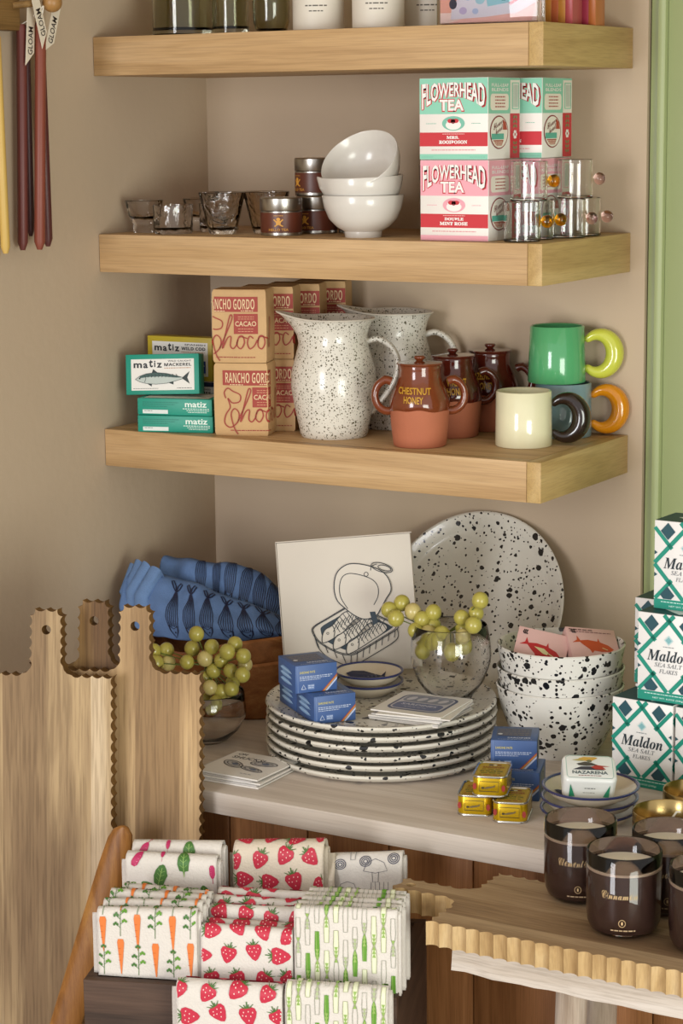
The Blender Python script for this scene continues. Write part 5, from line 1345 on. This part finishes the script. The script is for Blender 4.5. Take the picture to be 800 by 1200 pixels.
def cutting_boards():
    hw, hh, T_ = .079, .0195, .018
    up0 = .572-.146        # foot of the board to the height of the worktop, along the board
    yw, lean = .37, math.radians(6)
    u = Vector((cos(yw), sin(yw), 0)); nb = Vector((-sin(yw), cos(yw), 0)); up = Vector((0, 0, cos(lean)))+nb*sin(lean)
    O = Vector((.3184, -.6466, 0)); foot = -(FLOOR)/cos(lean)
    specs = [('scalloped mango wood cutting board, darker handle, standing behind the other two', -.0548, .0205, 0, ('#A5855A', '#8E6E46', '#694C2E')),
             ('scalloped mango wood cutting board, right one, its edge along the stacked cards', 0, 0, .0, ('#D3B892', '#BF9F74', '#957753')),
             ('scalloped mango wood cutting board, frontmost, at the left picture edge', -.0970, -.030, 0, ('#CCB594', '#B69B74', '#8B7152'))]
    for i, (lab, du, off, dz, cols) in enumerate(specs):
        M = wood('mango_wood_%s' % cols[0][1:], cols[0], cols[1], cols[2], axis=2, grain=20, along=1.7, rough=.6, strip=.0527, strip_axis=0, fine=.42, contrast=.8, bump=.3, vein=12)
        E_ = wood('mango_edge_shade', '#8E6A3A', '#755429', '#54391A', axis=2, grain=20, along=3, rough=.7)  # edge wood coloured dark, standing for the shade on the boards' sides
        base = O+nb*off+u*du-up*foot
        t = thing('cutting_board', lab, 'cutting board', base+Vector((0, 0, .0006)), group='scalloped cutting boards', rot=(-lean, 0, yw))
        H = foot+.146; out = scallop(board_outline(hw, hh, H, H+.0755), .0125, .0030, skip=(0,))
        m = MB(); n = len(out)
        hole = circle(0, H+.0515, .0055)
        m.prism(out, -.0, T_, hole=hole)
        o = m.obj('board', [M, E_], t, smooth=30)
        for p in o.data.polygons:
            if abs(p.normal.y) < .5: p.material_index = 1
    # olive wood spatula
    OLV = wood('olive_wood', '#B98748', '#A06C36', '#6E4420', axis=2, grain=52, along=4, rough=.4, fine=.2, vein=0, contrast=.95)
    A = O+nb*-.060+u*.0035+up*-.0170; D = (u*-.300+up*-1.0).normalized()
    t = thing('wooden_spatula', 'long olive wood spatula with streaked grain leaning beside the dark crate', 'spatula', A)
    m = MB(); L_ = .409; w = [(0, .005), (.006, .0115), (.018, .0150), (.05, .0165), (.10, .0170), (.18, .0175), (.26, .0180), (.33, .0180), (L_, .0165)]
    side = (u*1.0-D*(u.dot(D))).normalized(); thick = D.cross(side).normalized()
    vs = []; fs = []
    for (s, hw_) in w:
        c = D*s
        for q in range(12):
            a = 2*pi*q/12; vs.append(c+side*hw_*cos(a)+thick*.0050*sin(a))
    for j in range(len(w)-1):
        for q in range(12): fs.append((j*12+q, j*12+(q+1) % 12, (j+1)*12+(q+1) % 12, (j+1)*12+q))
    fs += [tuple(range(12)), tuple(range((len(w)-1)*12, len(w)*12))[::-1]]
    m.add(vs, fs).obj('blade_and_handle', OLV, t, smooth=70)
cutting_boards()

# ------------------------------------------------------------------ crate of folded tea towels
CY = math.atan2(.3540, .9355)
def crate_pt(u, v, z): return Vector((.4494+u*cos(CY)-v*sin(CY), -.9224+u*sin(CY)+v*cos(CY), z))
def crate():
    DK = wood('dark_crate_wood', '#5A4436', '#4A372B', '#34261D', axis=0, grain=26, along=2, rough=.6, fine=.3)
    DKY = wood('dark_crate_side', '#5A4436', '#4A372B', '#34261D', axis=1, grain=26, along=2, rough=.6, fine=.3)
    t = thing('wooden_crate', 'dark brown wooden crate filled with folded tea towels', 'crate', crate_pt(0, 0, FLOOR), yaw=CY)
    w, d, h, k = .327, .222, -.10-FLOOR, .012
    MB().box(0, w, 0, k, 0, h, .001).obj('front_panel', DK, t); MB().box(0, w, d-k, d, 0, h, .001).obj('back_panel', DK, t)
    MB().box(0, k, k+.0003, d-k-.0003, 0, h, .001).obj('side_panel', DKY, t); MB().box(w-k, w, k+.0003, d-k-.0003, 0, h, .001).obj('side_panel', DKY, t)
    MB().box(k+.0003, w-k-.0003, k+.0003, d-k-.0003, h-.018, h-.004).obj('inner_floor', DK, t)
    MB().box(.100, w, -.032, -.0003, h-.145, h-.130, .001).obj('front_ledge', DK, t)
crate()

LINEN = plain('white_linen', '#D6CFC7', .9, bump=.4, bscale=420, vary=.03, vscale=120, spec=.2)
LINEN2 = plain('cream_linen', '#D8CBB8', .9, bump=.4, bscale=420, vary=.03, vscale=120, spec=.2)
def towel(lab, u0, u1, v, ztop, zbot, t_, motif, group, sway=0, layers=2, cloth=None, dz=0, seed=0):
    """folded towel standing on edge: its cloth goes up the front, over the top and down the back"""
    w = u1-u0; h = ztop-zbot; r = t_/2
    root = thing('tea_towel', lab, 'towel', crate_pt(u0, v, zbot), yaw=CY, group=group)
    rnd = random.Random(seed); ph = rnd.uniform(0, 6)
    def wav(x, s): return .0006*sin(38*x+ph+s*20)+.0004*sin(90*x+ph*2-s*30)
    def S(x, s, inset=0.0, rr=None):
        rr = rr if rr is not None else r-inset; hh = h-inset
        st = hh-rr; arc = pi*rr
        tilt = sway*(s/h if s < h else 1)
        slope = dz*(x/w)
        if s < st: y, z = 0, s
        elif s < st+arc:
            a = (s-st)/rr; y, z = rr-rr*cos(a), st+rr*sin(a)
        else: y, z = 2*rr, st-(s-st-arc)
        return Vector((x, inset+y+wav(x, s)*(1 if y < r else -1)+tilt*z, max(z, 0)*(1+slope/h)))
    for li in range(layers):
        ins = li*t_*.24; x0 = -.0012*li*(-1 if li % 2 else 1); Lt = 2*(h-ins-(r-ins))+pi*(r-ins)
        m = MB().grid(lambda a, b: S(x0+a*(w-2*x0*0), b*Lt, ins)+Vector((.0022*li*(1 if li % 2 else -1), 0, 0)), 26, 34)
        o = m.obj('folded_layer', cloth or LINEN, root, smooth=80, recalc=False)
        sol = o.modifiers.new('thickness', 'SOLIDIFY'); sol.thickness = .0016; sol.offset = 0
    if motif:
        p = Pr(.0003); motif(p, w, h, 2*h-2*r+pi*r, random.Random(seed+11))
        p.split(.003)
        p.t = [q for q in p.t if min(a[0] for a in q[0]) > .0004 and max(a[0] for a in q[0]) < w-.0004 and min(a[1] for a in q[0]) > .0008]
        def fn(x, s, e):
            a, b, c = S(x, s), S(x+.0008, s), S(x, s+.0008); n = (b-a).cross(c-a).normalized()
            return a+n*(e+.0012)
        p.obj('printed_motif', root, fn, .0035)
    return root
RED, PINKR, GRN, DGR, ORG = '#BE263F', '#B4265A', '#5E922C', '#437030', '#DB7733'
def strawberry(p, x, y, s, rot, rnd):
    c, q = cos(rot), sin(rot)
    def T(pts): return [(x+(a*c-b*q)*s, y+(a*q+b*c)*s) for a, b in pts]
    p.poly(T([(0, -.62), (.18, -.5), (.40, -.15), (.50, .16), (.42, .38), (.2, .47), (0, .42), (-.2, .47), (-.42, .38), (-.50, .16), (-.40, -.15), (-.18, -.5)]), RED, 1)
    for (a, b) in ((-.22, .2), (.05, .22), (.28, .15), (-.12, -.02), (.14, -.05), (0, -.28), (-.3, .02)): p.ell(*T([(a, b)])[0], .035*s, .045*s, '#F0C9C0', 2, 6)
    for a in (-.34, -.12, .12, .34): p.poly(T([(a*.4-.05, .40), (a*.4+.05, .40), (a*1.15+.02, .62), (a*1.15-.02, .62)]), DGR, 2)
    p.stroke(T([(0, .42), (.05, .78)]), .06*s, DGR, 2)
def m_straw(p, w, h, L_, rnd):
    rows = int(L_/.024)
    for j in range(rows):
        for i in range(4):
            x = w*(.12+.28*i-.10*(j % 2)); y = .012+j*.0245+rnd.uniform(-.004, .004)
            strawberry(p, x, y, rnd.uniform(.0165, .0195), rnd.uniform(-.8, .8) if rnd.random() < .8 else 1.6, rnd)
def carrot(p, x, y, s):
    p.poly([(x-.0030*s, y+.011*s), (x-.0022*s, y+.014*s), (x+.0022*s, y+.014*s), (x+.0030*s, y+.011*s), (x+.0004*s, y-.016*s), (x-.0002*s, y-.016*s)], ORG, 1)
    for k in range(3): p.stroke([(x-.002*s, y+(.006-.005*k)*s), (x, y+(.006-.005*k)*s)], .0004*s, '#B85A20', 2)
def sprig(p, x, y, s):
    p.stroke([(x, y-.015*s), (x+.0005*s, y+.012*s)], .0005*s, DGR, 1)
    for k, (a, b) in enumerate(((-.004, -.004), (.0042, -.001), (-.0035, .004), (.004, .007), (0, .013))):
        p.stroke([(x, y+b*s-.003*s), (x+a*s, y+b*s)], .0004*s, DGR, 1)
        for q in (-1, 0, 1): p.ell(x+a*s+q*.0015*s, y+b*s+(.0012 if q == 0 else 0)*s, .0011*s, .0014*s, GRN if k % 2 else DGR, 2, 7)
def m_carrot(p, w, h, L_, rnd):
    rows = int(L_/.033)+1
    for j in range(rows):
        for i in range(6):
            x = w*(.06+.175*i); y = .014+j*.034+(.008 if i % 2 else 0)+rnd.uniform(-.003, .003)
            if (i+j) % 2 == 0: sprig(p, x, y+.003, 1.15)
            else: carrot(p, x, y, 1.25)
def m_beet(p, w, h, L_, rnd):
    def leaf(x, y, s, rot):
        c, q = cos(rot), sin(rot); T = lambda P: [(x+(a*c-b*q)*s, y+(a*q+b*c)*s) for a, b in P]
        p.poly(T([(0, -.9), (.06, -.5), (.30, -.45), (.34, -.1), (.42, .2), (.28, .55), (.12, .78), (0, .82), (-.2, .7), (-.36, .35), (-.40, 0), (-.28, -.45), (-.06, -.5)]), DGR, 1); p.stroke(T([(0, -.85), (0, .6)]), .035*s, '#9BBF6A', 2)
        for k in (-.2, .1, .35): p.stroke(T([(-.22, k+.12), (0, k-.05), (.22, k+.12)]), .02*s, '#9BBF6A', 2)
    def root(x, y, s, rot, long=False):
        c, q = cos(rot), sin(rot); T = lambda P: [(x+(a*c-b*q)*s, y+(a*q+b*c)*s) for a, b in P]
        p.poly(T([(-.18, .9), (.18, .9), (.36, .6), (.36, -.3), (.20, -.7), (.03, -.85), (.03, -1.5), (-.03, -1.5), (-.03, -.85), (-.20, -.7), (-.36, -.3), (-.36, .6)]), PINKR, 1)
        for k in (-.3, 0, .3, .6): p.stroke(T([(-.25, k), (-.1, k+.04)]), .03*s, '#E88AB0', 2)
    for b in (-.050, .046, .140):
        leaf(w*.27, b+.012, .0150, .9); leaf(w*.38, b+.026, .0180, -.25); root(w*.62, b+.004, .0125, 0); leaf(w*.64, b+.042, .0170, .05)
        leaf(w*.88, b+.008, .0140, .3); root(w*.955, b+.034, .0085, .05, True); root(w*.13, b+.046, .0105, 2.6); root(w*.40, b+.052, .006, 0)
def m_asp(p, w, h, L_, rnd):
    n = 11
    for i in range(n):
        x = w*(.04+i*.092); y = -.004-(i*7 % 5)*.006
        j = 0
        while y < L_:
            L1 = rnd.uniform(.020, .027); kind = (i*2+j*3) % 5; up = 1 if (i+j) % 2 else -1
            hw = .0026
            y0, y1 = (y, y+L1) if up > 0 else (y+L1, y)
            tip = y1+up*.0065
            body = [(x-hw*.8, y0), (x+hw*.8, y0), (x+hw, y1-up*.008), (x+hw*.75, y1), (x, tip), (x-hw*.75, y1), (x-hw, y1-up*.008)]
            if kind == 0: p.poly(body, GRN, 1); p.stroke([(x-hw*.4, y0), (x-hw*.2, y1)], .0003, '#B4CF7A', 2)
            elif kind in (1, 3): p.stroke(body, .0004, '#868C78', 1, closed=True)
            else: p.poly(body, '#DDE0C0', 1); p.stroke(body, .0004, '#98A070', 2, closed=True)
            for k in range(3 if kind != 1 else 1): p.poly([(x-hw*.7, y1-up*.004*k), (x+hw*.7, y1-up*.004*k), (x, y1+up*(.0045-.004*k))], '#8FAE5A' if kind != 3 else '#A9B58A', 2)
            y += L1+.0085; j += 1
def m_mush(p, w, h, L_, rnd):
    ik = '#5E5F66'; dk = '#3A3E55'
    for (a, b, s) in ((.30, .014, 1), (.68, .028, 1.1), (.22, .050, .9), (.62, .070, 1.2), (.30, .092, 1), (.75, .10, .9)):
        x, y = w*a, b
        p.stroke([(x-.011*s, y), (x-.008*s, y+.007*s), (x, y+.010*s), (x+.008*s, y+.007*s), (x+.011*s, y), (x, y-.002*s), (x-.011*s, y)], .0005, ik, 1)
        p.stroke([(x-.003*s, y-.001*s), (x-.0025*s, y-.010*s), (x+.0025*s, y-.010*s), (x+.003*s, y-.001*s)], .0005, ik, 1)
    for k in range(5): p.stroke([(w*(.56+.06*k), .038), (w*(.56+.06*k), .058)], .0004, ik, 1)
    for (a, b) in ((.12, .078), (.42, .026), (.88, .082), (.48, .080)):
        for r in (.0062, .0042, .0022): p.ring(w*a, b, r, r*.8, .0008, dk, 1, n=16)
def towels():
    zi = -.1037
    gc, gs, ga, gb = 'carrot print tea towels', 'strawberry print tea towels', 'asparagus print tea towels', 'beet print tea towels'
    towel('white tea towel printed with carrots, front one of its row, standing at the crate front', .013, .119, .013, -.028, -.0995, .0150, m_carrot, gc, layers=3, seed=1, dz=.004)
    towel('white tea towel printed with carrots, second of its row', .014, .120, .0325, -.026, zi, .0150, m_carrot, gc, seed=2, dz=.003)
    towel('white tea towel printed with carrots, third of its row', .016, .119, .052, -.022, zi, .0150, m_carrot, gc, seed=3, dz=-.002)
    towel('white tea towel printed with carrots, last of its row, before the beet towels', .024, .120, .0715, -.0225, zi, .0150, m_carrot, gc, seed=4, dz=-.005)
    towel('white tea towel printed with pink beets and leaves, front one beside the wooden spatula', .0125, .113, .127, -.008, zi, .020, m_beet, gb, layers=3, seed=5, dz=.000)
    towel('white tea towel printed with pink beets and leaves, rear one beside the wooden spatula', .0130, .113, .152, -.004, zi, .020, m_beet, gb, seed=6, dz=.004)
    for i, (v, zt) in enumerate(((.0135, -.040), (.0325, -.0415), (.052, -.0335), (.0715, -.0305), (.0910, -.0295))):
        towel('white tea towel printed with strawberries, %s in the middle row' % ['front one', 'second one', 'third one', 'fourth one', 'last one'][i], .1225, .2185, v, zt, zi, .0150, m_straw, gs, layers=3 if i == 0 else 2, seed=20+i, dz=[-.001, -.002, .001, -.002, 0][i])
    towel('cream tea towel printed with strawberries, tall one at the back by the cabinet', .124, .224, .158, -.003, zi, .030, m_straw, gs, layers=4, cloth=LINEN2, seed=31, dz=.006)
    towel('white tea towel with ink drawings of mushrooms, at the back beside the board handle', .230, .307, .176, -.017, zi, .020, m_mush, 'ink drawn tea towels', layers=3, seed=33, dz=.007)
    for i, (v, zt) in enumerate(((.0130, -.014), (.0280, -.015), (.0425, -.0150), (.0570, -.0160), (.0715, -.0165))):
        towel('white tea towel printed with asparagus, %s of the rear asparagus row' % ['front one', 'second', 'third', 'fourth', 'last'][i], .2205+.001*i, .3260+.0022*(i % 2), v, zt, zi, .0105, m_asp, ga, layers=2, seed=40+i, dz=.001)
    towel('white tea towel printed with strawberries, hanging lowest before the crate', .106, .2155, -.0285, -.084, -.2265, .022, m_straw, gs, layers=3, seed=50, dz=-.001)
    towel('white tea towel printed with asparagus, hanging lowest before the crate', .2185, .3220, -.0285, -.080, -.2265, .022, m_asp, ga, layers=3, seed=51)
towels()

# ------------------------------------------------------------------ bench, scalloped board, smoky candles
def bench_and_candles():
    zt = -.022; bt = .025
    WW = wood('whitewashed_wood', '#D6CCC2', '#C6B9AB', '#9C8A79', axis=0, grain=24, along=2.2, rough=.75, fine=.3, bump=.4)
    WWL = wood('whitewashed_leg', '#C9BCAE', '#B5A493', '#8A7765', axis=2, grain=24, along=2.2, rough=.75, fine=.3, bump=.4)
    t = thing('wooden_bench', 'whitewashed rough wooden bench under the scalloped board at lower right', 'bench', (.795, -.693, FLOOR))
    h = zt-bt-FLOOR
    m = MB(); n = 40; vs = []; fs = []
    for i in range(n+1):
        x = .62*i/n
        for j, (y, z) in enumerate(((-.072, h-.030), (-.072, h-.0005), (.070, h-.0005), (.070, h-.030))):
            q = .0016*noise.noise(Vector((x*30, j*3.1, 0)))
            vs.append((x+(0 if i else .002*(j % 2)), y+q, z+(q if z < h-.01 else 0)))
    for i in range(n):
        for j in range(4): fs.append((i*4+j, i*4+(j+1) % 4, i*4+4+(j+1) % 4, i*4+4+j))
    fs += [(3, 2, 1, 0), (n*4, n*4+1, n*4+2, n*4+3)]
    m.add(vs, fs).obj('seat_plank', WW, t, smooth=30)
    for (x, y) in ((.115, -.030), (.115, .045), (.50, -.030), (.50, .045)):
        m = MB(); m.add([(x-.016+(.0 if z else 0), y-.012, z) for z in ()], []) if False else None
        MB().tube([(x-.01, y*1.25, 0), (x, y, h-.0305)], [.0135, .0165], 14).obj('leg', WWL, t, smooth=60)
    # scalloped cutting board lying on the bench
    M = wood('mango_bench_board', '#B59A78', '#A08362', '#7B6046', axis=0, grain=18, along=2.2, rough=.6, strip=.05, strip_axis=1, fine=.3, bump=.25)
    E_ = wood('mango_bench_edge', '#CBB084', '#BA9B6C', '#97774C', axis=2, grain=30, along=8, rough=.6, fine=.2)
    b = thing('cutting_board', 'scalloped cutting board lying on the whitewashed bench, carrying the smoky candles', 'cutting board', (.777, -.7035, zt-bt+.0002))
    hw, hh = .0815, .017; f = .010
    pts = [(.0, hw), (.0, hh+f)]+[(-f+f*cos(math.radians(a)), hh+f+f*sin(math.radians(a))) for a in (-30, -60)]+[(-f, hh), (-.074, hh), (-.080, hh-.006), (-.080, -hh+.006), (-.074, -hh), (-f, -hh)]
    pts += [(-f+f*cos(math.radians(a)), -hh-f+f*sin(math.radians(a))) for a in (60, 30)]+[(.0, -hh-f), (.0, -hw), (.50, -hw), (.50, hw)]
    pts = [(x, y+(.004 if x < 0 else 0)) for x, y in pts]
    out = scallop(pts, .0150, .0045)
    m = MB(); hole = circle(-.064, .004, .0055)
    m.prism(out, 0, bt, hole=hole); m.v = [(x, z, y) for (x, y, z) in m.v]
    o = m.obj('board', [M, E_], b, smooth=30)
    for p in o.data.polygons:
        if abs(p.normal.z) < .5: p.material_index = 1
    # candles in smoky glass
    SM = glass('smoke_brown_glass', '#BCA8A0', 0.02); WX = plain('candle_wax', '#EFE6D2', .5)
    DKW = plain('jar_dark_lining', '#5E4A44', .4)
    GOLD = '#C8A878'
    def candle(lab, x, y, name, yaw=.50):
        t = thing('smoky_candle', lab, 'candle', (x, y, zt+.0003), yaw=yaw, group='candles in smoky brown glasses')
        r, h = .0372, .0850
        P = [(0, 0), (.022, 0), (.028, .0014), (.0335, .0060), (.0362, .0135), (r, .024), (r, h-.0012), (r-.0012, h), (r-.0024, h-.0012), (r-.0026, .022), (.0325, .0130), (.028, .0085), (0, .0075)]
        MB().lathe(P, 64).obj('glass', SM, t, smooth=55)
        MB().lathe([(0, .0060), (.0279, .0070), (.0329, .0124), (r-.0020, .0224), (r-.0020, .0660), (0, .0660)], 56).obj('dark_lining', DKW, t, smooth=40)
        MB().lathe([(0, .0662), (r-.0020, .0662), (r-.0020, .0686), (r-.006, .0682), (0, .0684)], 56).obj('wax', WX, t, smooth=40)
        MB().tube([(0, 0, .0683), (.0004, 0, .0745)], .0007, 7).obj('wick', plain('wick', '#EFE9DA', .8), t)
        p = Pr(.0002)
        p.text(_alpha(name, 0x1D49C, 0x1D4B6, {'e': '\u212f', 'g': '\u210a', 'o': '\u2134'}), -.026, .0445, .010, .0525, GOLD, bold=.004)
        q = Pr(.0002); q.ring(-.005, .0205, .0032, .0036, .0005, GOLD); q.rect(-.0058, .0190, -.0042, .0222, GOLD, 2)
        q.obj('gold_emblem', t, lambda X, Y, e: ((r+e+.0002)*sin(X/r), -(r+e+.0002)*cos(X/r), Y), .004)
        q = Pr(.0002); q.lines(-.016, .008, .0125, .0012, '#A98F6C')
        q.obj('gold_small_print', t, lambda X, Y, e: ((r+e+.0002)*sin(X/r), -(r+e+.0002)*cos(X/r), Y), .004)
        p.obj('gold_lettering', t, lambda X, Y, e: ((r+e+.0002)*sin(X/r), -(r+e+.0002)*cos(X/r), Y), .004)
    candle('smoky brown glass candle at the rear left on the board, before the painted dishes', .8823, -.6459, 'Clementine')
    candle('smoky brown glass candle in front, nearest and fully seen on the board', .9587, -.7105, 'Cinnamon')
    candle('smoky brown glass candle at the back, partly behind the nearest one', .9740, -.6330, 'Chamomile')
    candle('smoky brown glass candle cut by the right picture edge', 1.0480, -.7158, 'Amber')
    GLD = plain('gold_metal', '#B39A66', .22, metal=1, vary=.08)
    for i, (lab, loc) in enumerate((('open gold metal votive cup on the worktop, nearer of the two', (.9240, -.5100, .0002)), ('open gold metal votive cup on the worktop, farther one by the salt cartons', (.9235, -.4240, .0002)))):
        t = thing('votive_cup', lab, 'cup', loc, group='gold votive cups')
        r, h = .0392, .0385
        MB().lathe([(0, 0), (r-.003, 0), (r, .003), (r, h-.001), (r-.0008, h), (r-.0018, h-.001), (r-.0018, .004), (0, .003)], 56).obj('cup', GLD, t, smooth=50)
        MB().lathe([(0, .0035), (r-.0022, .0035), (r-.0022, .020), (r-.004, .0192), (0, .0194)], 48).obj('wax', plain('amber_wax', '#8C6A44', .25, coat=.4), t, smooth=40)
        MB().tube([(0, 0, .0193), (.003, .001, .030), (.008, .002, .0375), (.012, .003, .0375)], .0011, 8).obj('wick', plain('wick', '#EFE9DA', .8), t)
bench_and_candles()
